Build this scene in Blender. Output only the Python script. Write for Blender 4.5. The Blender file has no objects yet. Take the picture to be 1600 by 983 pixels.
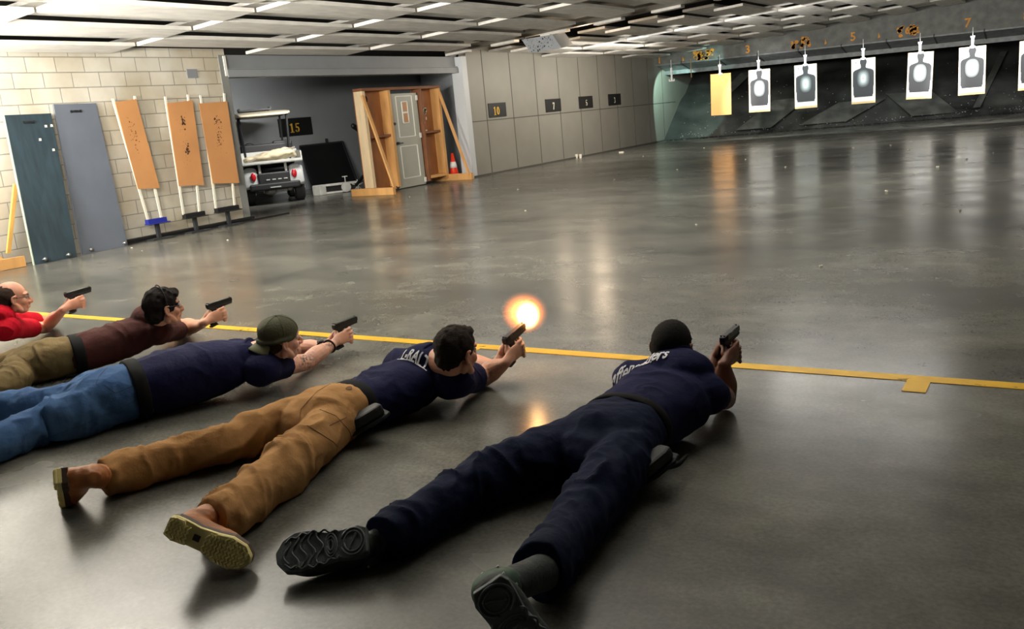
import bpy, bmesh, math, random
import numpy as np
from mathutils import Vector, Matrix
from mathutils.bvhtree import BVHTree
random.seed(7); rng = np.random.RandomState(7)
scn = bpy.context.scene
COL = scn.collection
PI = math.pi

# ---------------------------------------------------------------- camera (1600x983)
FOC = 1366.0; CXY = (800.0, 491.5); CAMH = 1.38
def _ray(x, y): return np.array([x-CXY[0], -(y-CXY[1]), -FOC])
_v1 = _ray(1676, 97); _v3 = _ray(-1377, 384)
AY = _v1/np.linalg.norm(_v1); AX = -_v3; AX = AX-AX.dot(AY)*AY; AX /= np.linalg.norm(AX); AZ = np.cross(AX, AY)
RW = np.array([AX, AY, AZ]); CAM = np.array([0, 0, CAMH])
def P(x, y, z=0.0):
    d = RW@_ray(x, y); return CAM+(z-CAMH)/d[2]*d
def PX(x, y, X):
    d = RW@_ray(x, y); return CAM+X/d[0]*d
def PY(x, y, Y):
    d = RW@_ray(x, y); return CAM+Y/d[1]*d
def PN(x, y, n, a):
    d = RW@_ray(x, y); n = np.array(n, float); return CAM+(n@(np.array(a, float)-CAM))/(n@d)*d
cam = bpy.data.cameras.new('camera'); co = bpy.data.objects.new('camera', cam); COL.objects.link(co)
cam.sensor_fit = 'HORIZONTAL'; cam.sensor_width = 36; cam.lens = 36*FOC/1600; cam.clip_start = .05; cam.clip_end = 200
M4 = Matrix([[*RW[0], 0], [*RW[1], 0], [*RW[2], CAMH], [0, 0, 0, 1]])
co.matrix_world = M4; scn.camera = co

# ---------------------------------------------------------------- materials
def lin(c):
    return tuple((v/12.92 if v <= .04045 else ((v+.055)/1.055)**2.4) for v in [q/255 for q in c])+(1,)
_m = {}
def mat(name, c, rough=.6, var=0.0, vscale=8, bump=0.0, bscale=40, metal=0, emit=0, spec=.5, c2=None, stretch=(1,1,1), sheen=0, coat=0):
    if name in _m: return _m[name]
    m = bpy.data.materials.new(name); m.use_nodes = True; nt = m.node_tree; N = nt.nodes; L = nt.links
    b = N['Principled BSDF']; b.inputs['Base Color'].default_value = lin(c); b.inputs['Roughness'].default_value = rough
    b.inputs['Metallic'].default_value = metal; b.inputs['Specular IOR Level'].default_value = spec
    if sheen: b.inputs['Sheen Weight'].default_value = sheen
    if coat: b.inputs['Coat Weight'].default_value = coat
    tc = N.new('ShaderNodeTexCoord'); mp = N.new('ShaderNodeMapping'); mp.inputs['Scale'].default_value = stretch
    L.new(tc.outputs['Object'], mp.inputs['Vector'])
    if var or c2:
        n = N.new('ShaderNodeTexNoise'); n.inputs['Scale'].default_value = vscale; n.inputs['Detail'].default_value = 6
        L.new(mp.outputs[0], n.inputs['Vector'])
        r = N.new('ShaderNodeValToRGB'); r.color_ramp.elements[0].position = .33; r.color_ramp.elements[1].position = .67
        A = lin(c); B = lin(c2) if c2 else tuple(min(1, v*(1+var)) for v in A[:3])+(1,)
        if not c2: A = tuple(v*(1-var) for v in A[:3])+(1,)
        r.color_ramp.elements[0].color = A; r.color_ramp.elements[1].color = B
        L.new(n.outputs['Fac'], r.inputs[0]); L.new(r.outputs[0], b.inputs['Base Color'])
    if bump:
        n2 = N.new('ShaderNodeTexNoise'); n2.inputs['Scale'].default_value = bscale; n2.inputs['Detail'].default_value = 5
        L.new(mp.outputs[0], n2.inputs['Vector']); bm_ = N.new('ShaderNodeBump'); bm_.inputs['Strength'].default_value = bump
        bm_.inputs['Distance'].default_value = .01; L.new(n2.outputs['Fac'], bm_.inputs['Height']); L.new(bm_.outputs[0], b.inputs['Normal'])
    if emit:
        b.inputs['Emission Color'].default_value = lin(c); b.inputs['Emission Strength'].default_value = emit
    _m[name] = m; return m

# ---------------------------------------------------------------- mesh helpers
class MB:
    def __init__(s): s.v = []; s.f = []; s.mi = []; s.cur = 0
    def add(s, V, F):
        o = len(s.v); s.v += [tuple(float(q) for q in p) for p in V]; s.f += [tuple(i+o for i in f) for f in F]; s.mi += [s.cur]*len(F); return s
    def box(s, c, d, R=None):
        c = np.array(c, float); d = np.array(d, float)/2
        V = np.array([[x, y, z] for x in (-1, 1) for y in (-1, 1) for z in (-1, 1)])*d
        if R is not None: V = V@np.array(R).T
        return s.add(V+c, [(0,1,3,2),(4,6,7,5),(0,4,5,1),(2,3,7,6),(0,2,6,4),(1,5,7,3)])
    def bar(s, a, b, w, h, up=(0,0,1)):
        a = np.array(a, float); b = np.array(b, float); y = b-a; l = np.linalg.norm(y); y /= l
        x = np.cross(y, np.array(up, float)); x /= np.linalg.norm(x); z = np.cross(x, y)
        return s.box((a+b)/2, (w, l, h), np.array([x, y, z]).T)
    def prism(s, pts, a, b):   # polygon pts (3D list) offset by vectors a,b
        n = len(pts); p = [np.array(q, float) for q in pts]
        V = [q+np.array(a, float) for q in p]+[q+np.array(b, float) for q in p]
        F = [tuple(range(n)), tuple(range(2*n-1, n-1, -1))]+[(i, n+i, n+(i+1) % n, (i+1) % n) for i in range(n)]
        return s.add(V, F)
    def loft(s, pts, rw, rh=None, up=(0,0,1), n=16, sub=4, round_=True, power=2.0):
        pts = np.array(pts, float); K = len(pts); rw = np.broadcast_to(np.array(rw, float), (K,)); rh = rw if rh is None else np.broadcast_to(np.array(rh, float), (K,))
        D = np.column_stack([pts, rw, rh])
        if sub > 1 and K > 1:
            E = np.vstack([2*D[0]-D[1], D, 2*D[-1]-D[-2]]); out = []
            for i in range(K-1):
                p0, p1, p2, p3 = E[i:i+4]
                for t in np.linspace(0, 1, sub, endpoint=False):
                    out.append(.5*((2*p1)+(-p0+p2)*t+(2*p0-5*p1+4*p2-p3)*t*t+(-p0+3*p1-3*p2+p3)*t**3))
            out.append(D[-1]); D = np.array(out)
        T = np.gradient(D[:, :3], axis=0); T /= np.linalg.norm(T, axis=1)[:, None]+1e-12
        if round_:
            def cap(d, t, sgn):
                r = min(d[3], d[4]); o = []
                for a in (75, 50, 25) if sgn < 0 else (25, 50, 75):
                    a = math.radians(a); e = d.copy(); e[:3] = d[:3]+sgn*t*r*math.sin(a); e[3:] = d[3:]*math.cos(a); o.append(e)
                return o
            A = cap(D[0], T[0], -1); B = cap(D[-1], T[-1], 1)
            D = np.vstack([A, D, B]); T = np.vstack([[T[0]]*3, T, [T[-1]]*3])
        V = []; up = np.array(up, float)
        for d, t in zip(D, T):
            x = np.cross(t, up)
            if np.linalg.norm(x) < 1e-3: x = np.cross(t, (0, 1, 0.01))
            x /= np.linalg.norm(x); z = np.cross(x, t)
            for k in range(n):
                a = 2*PI*k/n; ca, sa = math.cos(a), math.sin(a)
                ca = math.copysign(abs(ca)**(2/power), ca); sa = math.copysign(abs(sa)**(2/power), sa)
                V.append(d[:3]+x*d[3]*ca+z*d[4]*sa)
        m = len(D); F = [(i*n+k, i*n+(k+1) % n, (i+1)*n+(k+1) % n, (i+1)*n+k) for i in range(m-1) for k in range(n)]
        F += [tuple(range(n-1, -1, -1)), tuple((m-1)*n+k for k in range(n))]
        return s.add(V, F)
    def cyl(s, a, b, r, r2=None, n=20): return s.loft([a, b], [r, r if r2 is None else r2], n=n, sub=1, round_=False)
    def ell(s, c, r, R=None, n=20, m=12):
        V = []; 
        for i in range(m+1):
            th = PI*i/m
            for k in range(n):
                ph = 2*PI*k/n; V.append((math.sin(th)*math.cos(ph)*r[0], math.sin(th)*math.sin(ph)*r[1], math.cos(th)*r[2]))
        V = np.array(V)
        if R is not None: V = V@np.array(R).T
        F = [(i*n+k, (i+1)*n+k, (i+1)*n+(k+1) % n, i*n+(k+1) % n) for i in range(m) for k in range(n)]
        return s.add(V+np.array(c), F)
    def xf(s, R, t):
        V = np.array(s.v)@np.array(R).T+np.array(t); s.v = [tuple(p) for p in V]; return s
    def mesh(s, name='m'):
        me = bpy.data.meshes.new(name); me.from_pydata(s.v, [], s.f); me.update()
        me.polygons.foreach_set('material_index', s.mi); return me
    def build(s, name, mats, parent=None, smooth=False, bevel=0, at=None, fix=True):
        me = s.mesh(name)
        b = bmesh.new(); b.from_mesh(me); bmesh.ops.remove_doubles(b, verts=b.verts, dist=1e-6)
        bmesh.ops.recalc_face_normals(b, faces=b.faces); b.to_mesh(me); b.free()
        return link(name, me, mats, parent, smooth, bevel)
def link(name, me, mats, parent=None, smooth=False, bevel=0):
    if not isinstance(mats, (list, tuple)): mats = [mats]
    for m in mats: me.materials.append(m)
    if smooth: me.polygons.foreach_set('use_smooth', [True]*len(me.polygons))
    o = bpy.data.objects.new(name, me); COL.objects.link(o)
    if parent is not None:
        o.parent = parent; o.matrix_parent_inverse = wm(parent).inverted()
    if bevel:
        md = o.modifiers.new('b', 'BEVEL'); md.width = bevel; md.segments = 2; md.limit_method = 'ANGLE'
    return o
def wm(o):
    m = o.matrix_basis.copy()
    return m if o.parent is None else wm(o.parent)@o.matrix_parent_inverse@m
def tag(o, label=None, cat=None, group=None, kind=None):
    if label: o['label'] = label
    if cat: o['category'] = cat
    if group: o['group'] = group
    if kind: o['kind'] = kind
    return o
def thing(name, label, cat, loc=(0,0,0), rz=0, group=None):
    o = bpy.data.objects.new(name, None); COL.objects.link(o); o.location = [float(q) for q in loc]; o.rotation_euler = (0, 0, rz); o.empty_display_size = .1
    return tag(o, label, cat, group)
def struct(o): o['kind'] = 'structure'; return o
def local(parent):   # make following builds use local coords: returns matrix
    return wm(parent)
def put(mb, name, mats, parent, **k):
    """build in the parent's local coordinates"""
    o = mb.build(name, mats, None, **k); o.parent = parent; return o
def copy_tree(o, parent=None):
    c = o.copy(); COL.objects.link(c)
    if parent is not None: c.parent = parent
    for ch in [q for q in COL.objects if q.parent == o]: copy_tree(ch, c)
    return c
def remesh(mb, vox, smooth=4, lam=.5, adapt=0):
    me = mb.mesh('tmp'); b = bmesh.new(); b.from_mesh(me); bmesh.ops.remove_doubles(b, verts=b.verts, dist=1e-6); b.to_mesh(me); b.free()
    o = bpy.data.objects.new('tmp', me); COL.objects.link(o)
    r = o.modifiers.new('r', 'REMESH'); r.mode = 'VOXEL'; r.voxel_size = vox; r.adaptivity = adapt
    if smooth:
        sm = o.modifiers.new('s', 'SMOOTH'); sm.factor = lam; sm.iterations = smooth
    dg = bpy.context.evaluated_depsgraph_get(); dg.update()
    out = bpy.data.meshes.new_from_object(o.evaluated_get(dg)); bpy.data.objects.remove(o); bpy.data.meshes.remove(me); return out
def getv(me):
    a = np.empty(len(me.vertices)*3); me.vertices.foreach_get('co', a); return a.reshape(-1, 3)
def setv(me, a): me.vertices.foreach_set('co', a.ravel()); me.update()
def getn(me):
    a = np.empty(len(me.vertices)*3); me.vertices.foreach_get('normal', a); return a.reshape(-1, 3)
def vnoise(p, seed=0):
    p = p+seed*17.31; i = np.floor(p).astype(np.int64); f = p-i; f = f*f*(3-2*f)
    def h(a):
        x = (a[:, 0]*374761393+a[:, 1]*668265263+a[:, 2]*2147483647+seed*1274126177) & 0xffffffff
        x = ((x ^ (x >> 13))*1274126177) & 0xffffffff; x = x ^ (x >> 16); return (x & 0xffff)/65535.0
    r = 0
    for dx in (0, 1):
        for dy in (0, 1):
            for dz in (0, 1):
                w = (f[:, 0] if dx else 1-f[:, 0])*(f[:, 1] if dy else 1-f[:, 1])*(f[:, 2] if dz else 1-f[:, 2])
                r = r+w*h(i+np.array([dx, dy, dz]))
    return r
def mesh_plane_text(txt, size, extr=0.0, bold=0.0, shear=0.0, spacing=1.0, res=3):
    cu = bpy.data.curves.new('t', 'FONT'); cu.body = txt; cu.size = size; cu.extrude = extr; cu.offset = bold; cu.shear = shear
    cu.align_x = 'CENTER'; cu.align_y = 'CENTER'; cu.space_character = spacing; cu.resolution_u = res
    o = bpy.data.objects.new('t', cu); COL.objects.link(o); dg = bpy.context.evaluated_depsgraph_get(); dg.update()
    me = bpy.data.meshes.new_from_object(o.evaluated_get(dg)); bpy.data.objects.remove(o); return me
def frame(right, up):   # rotation matrix columns right, normal-ish, up
    x = np.array(right, float); x /= np.linalg.norm(x); z = np.array(up, float); z -= z.dot(x)*x; z /= np.linalg.norm(z); y = np.cross(z, x)
    return np.array([x, y, z]).T
def text_on(name, txt, size, c, right, up, m, parent, off=.004, sx=1.0, **k):
    me = mesh_plane_text(txt, size, **k); V = getv(me); x = np.array(right, float); x /= np.linalg.norm(x); z = np.array(up, float); z -= z.dot(x)*x; z /= np.linalg.norm(z)
    n = np.cross(x, z); V = np.array(c)+V[:, :1]*x*sx+V[:, 1:2]*z+n*(off+V[:, 2:3]); setv(me, V); return link(name, me, m, parent)
# ================================================================ SETTING
def floor_mat():
    m = bpy.data.materials.new('polished_concrete'); m.use_nodes = True; nt = m.node_tree; N = nt.nodes; L = nt.links; b = N['Principled BSDF']
    tc = N.new('ShaderNodeTexCoord')
    def noise(sc, det=8, st=(1,1,1), rough=.6, dist=0):
        mp = N.new('ShaderNodeMapping'); mp.inputs['Scale'].default_value = st; L.new(tc.outputs['Object'], mp.inputs[0])
        n = N.new('ShaderNodeTexNoise'); n.inputs['Scale'].default_value = sc; n.inputs['Detail'].default_value = det; n.inputs['Roughness'].default_value = rough
        n.inputs['Distortion'].default_value = dist; L.new(mp.outputs[0], n.inputs[0]); return n
    def ramp(src, a, b_, ca, cb):
        r = N.new('ShaderNodeValToRGB'); r.color_ramp.elements[0].position = a; r.color_ramp.elements[1].position = b_
        r.color_ramp.elements[0].color = ca; r.color_ramp.elements[1].color = cb; L.new(src, r.inputs[0]); return r
    n1 = noise(.55, 8, (1, 1.7, 1), .6, 0); n2 = noise(3.1, 6, (1,1.3,1), .6, 0); n3 = noise(60, 4)
    r1 = ramp(n1.outputs[0], .28, .74, lin((70,71,68)), lin((130,128,119)))
    r2 = ramp(n2.outputs[0], .30, .76, (.68,.68,.68,1), (1.24,1.24,1.22,1))
    r3 = ramp(n3.outputs[0], .3, .7, (.78,.78,.78,1), (1.2,1.2,1.2,1))
    def mul(a, c, f=1):
        x = N.new('ShaderNodeMix'); x.data_type = 'RGBA'; x.blend_type = 'MULTIPLY'; x.inputs[0].default_value = f; L.new(a, x.inputs[6]); L.new(c, x.inputs[7]); return x.outputs[2]
    c = mul(mul(r1.outputs[0], r2.outputs[0]), r3.outputs[0])
    # saw-cut joint lines
    L.new(c, b.inputs['Base Color'])
    n4 = noise(1.1, 4, (1,1.6,1), .5, 0); r4 = ramp(n4.outputs[0], .1, .9, (.15,)*3+(1,), (.33,)*3+(1,)); L.new(r4.outputs[0], b.inputs['Roughness'])
    b.inputs['Specular IOR Level'].default_value = .40
    bp = N.new('ShaderNodeBump'); bp.inputs['Strength'].default_value = .05; bp.inputs['Distance'].default_value = .012
    n5 = noise(9, 3, (1,1,1)); L.new(n5.outputs[0], bp.inputs['Height']); L.new(bp.outputs[0], b.inputs['Normal'])
    return m
FLOOR = floor_mat()
mb = MB(); mb.box((-6, 13, -.1), (26, 46, .2)); struct(mb.build('floor', FLOOR))
X0 = -12.0
def block_mat():
    m = bpy.data.materials.new('painted_block'); m.use_nodes = True; nt = m.node_tree; N = nt.nodes; L = nt.links; b = N['Principled BSDF']; b.inputs['Roughness'].default_value = .45
    tc = N.new('ShaderNodeTexCoord'); sx = N.new('ShaderNodeSeparateXYZ'); L.new(tc.outputs['Object'], sx.inputs[0]); cx = N.new('ShaderNodeCombineXYZ')
    L.new(sx.outputs[1], cx.inputs[0]); L.new(sx.outputs[2], cx.inputs[1])
    br = N.new('ShaderNodeTexBrick'); L.new(cx.outputs[0], br.inputs[0]); br.inputs['Scale'].default_value = 1; br.inputs['Brick Width'].default_value = .43; br.inputs['Row Height'].default_value = .212
    br.inputs['Mortar Size'].default_value = .008; br.inputs['Mortar Smooth'].default_value = .4; br.inputs['Color1'].default_value = lin((206,200,186)); br.inputs['Color2'].default_value = lin((196,190,176)); br.inputs['Mortar'].default_value = lin((152,148,138))
    n = N.new('ShaderNodeTexNoise'); n.inputs['Scale'].default_value = 1.6; n.inputs['Detail'].default_value = 7; L.new(tc.outputs['Object'], n.inputs[0])
    r = N.new('ShaderNodeValToRGB'); r.color_ramp.elements[0].position = .35; r.color_ramp.elements[0].color = (.78,.73,.64,1); r.color_ramp.elements[1].position = .62; r.color_ramp.elements[1].color = (1,1,1,1); L.new(n.outputs[0], r.inputs[0])
    x = N.new('ShaderNodeMix'); x.data_type = 'RGBA'; x.blend_type = 'MULTIPLY'; x.inputs[0].default_value = 1; L.new(br.outputs[0], x.inputs[6]); L.new(r.outputs[0], x.inputs[7]); L.new(x.outputs[2], b.inputs['Base Color'])
    bp = N.new('ShaderNodeBump'); bp.inputs['Strength'].default_value = .6; bp.inputs['Distance'].default_value = .012; bp.invert = True; L.new(br.outputs['Fac'], bp.inputs['Height'])
    L.new(bp.outputs[0], b.inputs['Normal']); return m
GREY = mat('grey_painted_wall', (150,153,156), .5, .06, 1.2, .15, 60)
TAN = mat('taupe_wall_panel', (140,136,126), .5, .05, 1.5, .1, 60)
DARKG = mat('dark_grey_steel', (74,77,78), .5, .1, 3)
YB = 10.55; YW = 17.35; XA = -16.5; XB = -12.12
mb = MB(); mb.box((XB-.15, (YB-4)/2, 1.45), (.3, YB+4, 2.9)); struct(mb.build('wall_left_block', block_mat()))
mb = MB(); mb.box((XB+.006, YB-.07, 1.40), (.012, .15, 2.8)); mb.box((XB-.15, YB+.006, 1.4), (.32, .012, 2.8)); struct(mb.build('trim_1', mat('corner_grey', (128,128,124), .5, .05, 2)))
mb = MB(); mb.box((XB+.012, YB-.03, 2.62), (.03, .05, .33)); struct(mb.build('trim_2', mat('white_paint', (225,222,214), .4)))
mb = MB(); mb.box((XA-.1, 15.8, 1.45), (.2, 12.4, 2.9)); struct(mb.build('wall_alcove_back', mat('alcove_wall', (158,162,164), .5, .06, 1.2)))
mb = MB(); mb.box((-14.5, 9.8, 1.45), (4.2, .2, 2.9)); struct(mb.build('wall_alcove_left', GREY))
mb = MB(); mb.prism([(X0-.28, YW+.02, 0), (X0-.28, YW+.02, 2.9), (XA, 21.6, 2.9), (XA, 21.6, 0)], (0,0,0), (.0, .2, 0)); struct(mb.build('wall_alcove_right', mat('alcove_wall_light', (186,190,194), .5, .05, 2)))
mb = MB(); mb.box((X0-.14, YW+.09, 1.4), (.30, .2, 2.8)); struct(mb.build('trim_3', mat('light_trim', (200,203,205), .45)))
# lintel beam over the alcove: upper fascia and lower lip
mb = MB(); mb.box((X0-.3, (YB+YW)/2, 2.68), (.25, YW-YB, .26)); mb.box((X0-.24, (YB+YW)/2, 2.50), (.30, YW-YB, .12)); mb.box((X0-.14, (YB+YW)/2, 2.575), (.06, YW-YB, .02))
struct(mb.build('trim_4', mat('beam_grey', (138,141,143), .5, .06, 2)))
mb = MB(); mb.box((X0-.1, (YW+.19+36)/2, 1.6), (.2, 36-YW-.19, 3.2)); struct(mb.build('wall_left_range', TAN))
# panel seams on the range wall
mb = MB(); SE = mat('seam_dark', (84,82,76), .6)
for y in np.arange(18.2, 30.5, 1.24): mb.box((X0+.003, y, 1.5), (.008, .022, 2.9))
mb.box((X0+.003, 24.0, 1.30), (.008, 13, .02)); struct(mb.build('trim_5', SE))
# side wall far right and behind the camera (out of frame, bounce the light)
mb = MB(); mb.box((5.1, 13, 1.9), (.2, 46, 3.8)); struct(mb.build('wall_right', GREY))
mb = MB(); mb.box((-4, -4, 1.9), (18, .2, 3.8)); struct(mb.build('wall_rear', GREY))
# ---- ceiling: staggered tilted acoustic panels
KT = .05
def cz(x, y=0): return 2.80+KT*(x-X0)
CEILM = mat('wood_wool_panel', (214,210,202), .9, .10, 3, .9, 90, stretch=(3,1,1))
mb = MB(); W = .628; Lp = 2.55; TH = .05; AMP = .075
GAPY0, GAPY1 = 16.74, 16.92
def pan(xa, xb, ya, yb, za, zb):
    V = [(xa, ya, za), (xb, ya, zb), (xb, yb, zb), (xa, yb, za)]; V += [(x, y, z+TH) for x, y, z in V]
    mb.add(V, [(0,3,2,1),(4,5,6,7),(0,1,5,4),(1,2,6,5),(2,3,7,6),(3,0,4,7)])
ys = [(5.8+Lp*j, 5.8+Lp*(j+1)) for j in range(-2, 9)]
for j, (ya, yb) in enumerate(ys):
    if ya < 16.5 and yb > 16.2: yb = GAPY0
    if ya > 15.9: ya = max(ya, GAPY1) if ya < 17.2 else ya
    yb = min(yb, 29.0)
    for i in range(-6, 26):
        xa = -8.88+W*i; xb = xa+W
        if xb < X0+.02 or xa > 4.9: continue
        xa2 = max(xa+.008, X0+.01); xb2 = xb-.012
        s = .105 if (i+j) % 2 == 0 else 0.0; e = -.03 if s else .008
        pan(xa+e if xa > X0 else X0+.01, xb-e, ya+(.01 if not s else -.03), yb-(.01 if not s else -.03), cz(xa)+s, cz(xb)+s)
CEIL = struct(mb.build('ceiling', CEILM))
mb = MB()
V = [(-16.6, -4, cz(-16.6)+.35), (5, -4, cz(5)+.35), (5, 36, cz(5)+.35), (-16.6, 36, cz(-16.6)+.35)]; V += [(x, y, z+.2) for x, y, z in V]
mb.add(V, [(0,3,2,1),(4,5,6,7),(0,1,5,4),(1,2,6,5),(2,3,7,6),(3,0,4,7)]); struct(mb.build('ceiling_slab', mat('dark_plenum', (46,44,40), .9)))
# cross steel member in the ceiling gap
mb = MB(); mb.bar((X0, 16.82, cz(X0)+.1), (5, 16.82, cz(5)+.1), .18, .1); struct(mb.build('trim_6', mat('gap_steel', (104,98,86), .6, .1, 4)))
# ---- number baffle at the end of the range
BY = 28.95
def zlow(x): return 2.56-.010*(x-X0)
BAF = mat('baffle_paint', (98,99,94), .6, .22, 5, .3, 20)
mb = MB()
xs = (X0, 5.0)
V = []
for x in xs: V += [(x, BY, cz(x)+.3), (x, BY, zlow(x)), (x, BY+.25, zlow(x)), (x, BY+.25, cz(x)+.3)]
mb.add(V, [(0,1,5,4),(1,2,6,5),(2,3,7,6),(3,0,4,7),(0,3,2,1),(4,5,6,7)]); struct(mb.build('wall_baffle', BAF))
# lower lip: sloping deflector plate running back from the baffle foot
mb = MB(); V = []
for x in xs:
    z = zlow(x); V += [(x, BY-.02, z+.02), (x, BY+.75, z-.16), (x, BY+.75, z-.20), (x, BY-.02, z-.02)]
mb.add(V, [(0,1,5,4),(1,2,6,5),(2,3,7,6),(3,0,4,7),(0,3,2,1),(4,5,6,7)]); mb.bar((X0, BY+.80, zlow(X0)-.25), (5, BY+.80, zlow(5)-.25), .12, .16)
struct(mb.build('trim_7', mat('deflector_steel', (112,116,116), .45, .25, 6)))
mb = MB()
for k in range(14):
    x = X0+.9+k*1.28; mb.box((x, BY+.35, zlow(x)-.075), (.03, .78, .1), np.array(Matrix.Rotation(-.22, 3, 'X')))
struct(mb.build('trim_8', mat('deflector_rib', (60,62,62), .6)))
# ---- bullet trap: dark rubber berm rising away
def berm_mat():
    m = mat('rubber_berm', (30,31,30), .75, 0, .8, .6, 14, c2=(74,76,72)); 
    return m
G0 = np.array([-12.0, 29.15]); G1 = np.array([5.0, 33.5]); 
mb = MB(); nx, ny = 60, 24; V = []
for i in range(nx+1):
    a = G0+(G1-G0)*i/nx
    for j in range(ny+1):
        t = j/ny; x = a[0]; y = a[1]+t*4.8; z = t*3.3
        V.append((x, y, z-.02))
V = np.array(V); d = (vnoise(V*1.3, 3)-.5)*.25+(vnoise(V*5, 5)-.5)*.05; d[np.arange(len(V)) % (ny+1) == 0] *= .2
V[:, 2] += d
F = [(i*(ny+1)+j, (i+1)*(ny+1)+j, (i+1)*(ny+1)+j+1, i*(ny+1)+j+1) for i in range(nx) for j in range(ny)]
mb.add(V, F); bo = mb.build('wall_berm', berm_mat(), smooth=True); struct(bo)
mb = MB(); mb.box((-4, 38.4, 2.0), (18, .2, 4)); struct(mb.build('wall_back', mat('trap_dark', (28,28,27), .8)))
# paler worn rubber sheets lying on the berm
SH = mat('worn_sheet', (82,84,79), .7, .3, 3)
def bermpt(x, t): 
    a = G0+(G1-G0)*(x+12)/17.0; return np.array([x, a[1]+t*4.8, t*3.3+.10])
mb = MB()
for (x0, x1, s, t0, t1) in [(-9.6,-8.5,.9,.02,.28),(-7.6,-6.2,1.0,.02,.2),(-4.3,-3.0,-.9,.02,.24),(-2.6,-2.4,.55,.05,.55),(-10.9,-10.5,.7,.3,.6)]:
    mb.prism([bermpt(x0, t0), bermpt(x1, t0), bermpt(x1+s, t1), bermpt(x0+s, t1)], (0,0,0), (0,-.015,.02))
tag(mb.build('rubber_sheet', SH), 'worn grey rubber sheets lying on the dark bullet trap slope', 'rubber sheet', kind='stuff')
# ---- yellow line on the floor
YEL = mat('yellow_line_paint', (222,178,40), .45, .10, 7, c2=(200,158,36))
def yline_mat():
    m = mat('worn_yellow_paint', (226,178,34), .42, .1, 6); nt = m.node_tree; N = nt.nodes; L = nt.links; b = N['Principled BSDF']
    tc = N.new('ShaderNodeTexCoord'); n = N.new('ShaderNodeTexNoise'); n.inputs['Scale'].default_value = 9; n.inputs['Detail'].default_value = 8; L.new(tc.outputs['Object'], n.inputs[0])
    r = N.new('ShaderNodeValToRGB'); r.color_ramp.elements[0].position = .30; r.color_ramp.elements[1].position = .34; r.color_ramp.elements[0].color = (0,0,0,1); L.new(n.outputs[0], r.inputs[0])
    L.new(r.outputs[0], b.inputs['Alpha']); return m
mb = MB(); mb.box((-2.2, 4.29, .0018), (14.4, .088, .003)); mb.box((-.545, 4.17, .0018), (.10, .16, .0028)); mb.box((-3.06, 4.17, .0018), (.10, .16, .0028)); mb.box((-5.75, 4.17, .0018), (.10, .16, .0028))
tag(mb.build('floor_line', yline_mat()), 'yellow painted firing line across the concrete floor with short tick marks', 'floor line')
# ledge / rail along the block wall foot
mb = MB(); mb.box((XB+.06, (7.9+YB)/2, .05), (.12, YB-7.9, .035)); mb.box((XB+.03, (7.9+YB)/2, .02), (.05, YB-7.9, .04)); mb.box((XB+.13, (7.9+YB)/2+.3, .012), (.03, YB-7.9+1, .024))
struct(mb.build('baseboard_left', mat('black_rubber', (22,22,22), .6)))
mb = MB(); mb.box((X0+.01, 24.3, .02), (.03, 13.8, .04)); struct(mb.build('baseboard_range', SE))
# ================================================================ PROPS
WOOD = mat('pine_wood', (214,160,96), .6, .12, 3, .2, 40, stretch=(3,3,.6))
WOODL = mat('pale_pine', (226,200,160), .6, .10, 3, stretch=(3,3,.6))
PLY = mat('plywood_brown', (160,105,62), .65, .22, 2.2, stretch=(2,2,.8))
WOODD = mat('dark_wood_edge', (128,80,48), .65, .15, 4)
BLK = mat('black_paint', (20,21,22), .5); STEEL = mat('steel', (150,150,150), .35, metal=1); WHT = mat('white_stick', (232,224,204), .5)
DKM = mat('dark_metal', (46,48,50), .5)
# --- leaning boards
def lean_board(name, label, tl, tr, br, bl, m, edge, knobs):
    t = thing(name, label, 'board', ((tl+tr+br+bl)/4*[1,1,0]))
    n = np.cross(tr-bl, br-bl); n /= np.linalg.norm(n); n *= np.sign(n[0]); b = -n*.035
    mb = MB(); mb.prism([bl, br, tr, tl], (0,0,0), b); mb.build('panel', m, t, bevel=.002)
    mb = MB(); e = (br-bl)/np.linalg.norm(br-bl)
    mb.prism([bl-e*.012, bl, tl, tl-e*.012], (0,0,0), b); mb.build('edge_strip', edge, t)
    # handle
    h = tl*.5+tr*.5; d = (bl-tl)/np.linalg.norm(bl-tl); h = h+d*.11+n*.004-e*.02
    mb = MB(); mb.bar(h-e*.085, h+e*.085, .022, .016, n); 
    for s in (-1, 1): mb.bar(h+e*s*.07-d*.018, h+e*s*.07+d*.018, .022, .02, n)
    mb.bar(h-e*.03, h+e*.03, .03, .03, n); mb.build('handle', BLK, t)
    for a in knobs:
        mb = MB(); c = bl+(br-bl)*a-d*.05+n*.02; mb.ell(c, (.03,.03,.03)); mb.bar(c-n*.03, c+n*.0, .07, .012, d); mb.build('caster', STEEL, t, smooth=True)
    return t, n, d, e
A_ = lambda *p: np.array(p, float)
b2 = lean_board('grey_board', 'smooth grey painted board leaning on the block wall right of the dark board', PX(85,163,-12.08), PX(150,161,-12.08), A_(-11.85,7.93,0), A_(-11.85,7.20,0), mat('blue_grey_paint', (98,104,115), .55, .05, 3), mat('grey_edge', (96,100,108), .6), (.18, .93))
b1 = lean_board('dark_board', 'dark blue-green stained plywood board with white marks leaning on the block wall', PX(7,180,-12.05), PX(80,177,-12.05), A_(-11.70,7.02,0), A_(-11.72,6.42,0), mat('teal_stain', (36,52,60), .6, .25, 2.5, stretch=(5,5,.5)), mat('pale_green_edge', (168,180,160), .6), (.24, .80))
t, n, d, e = b1; mb = MB(); c0 = PX(80,177,-12.05)
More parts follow.
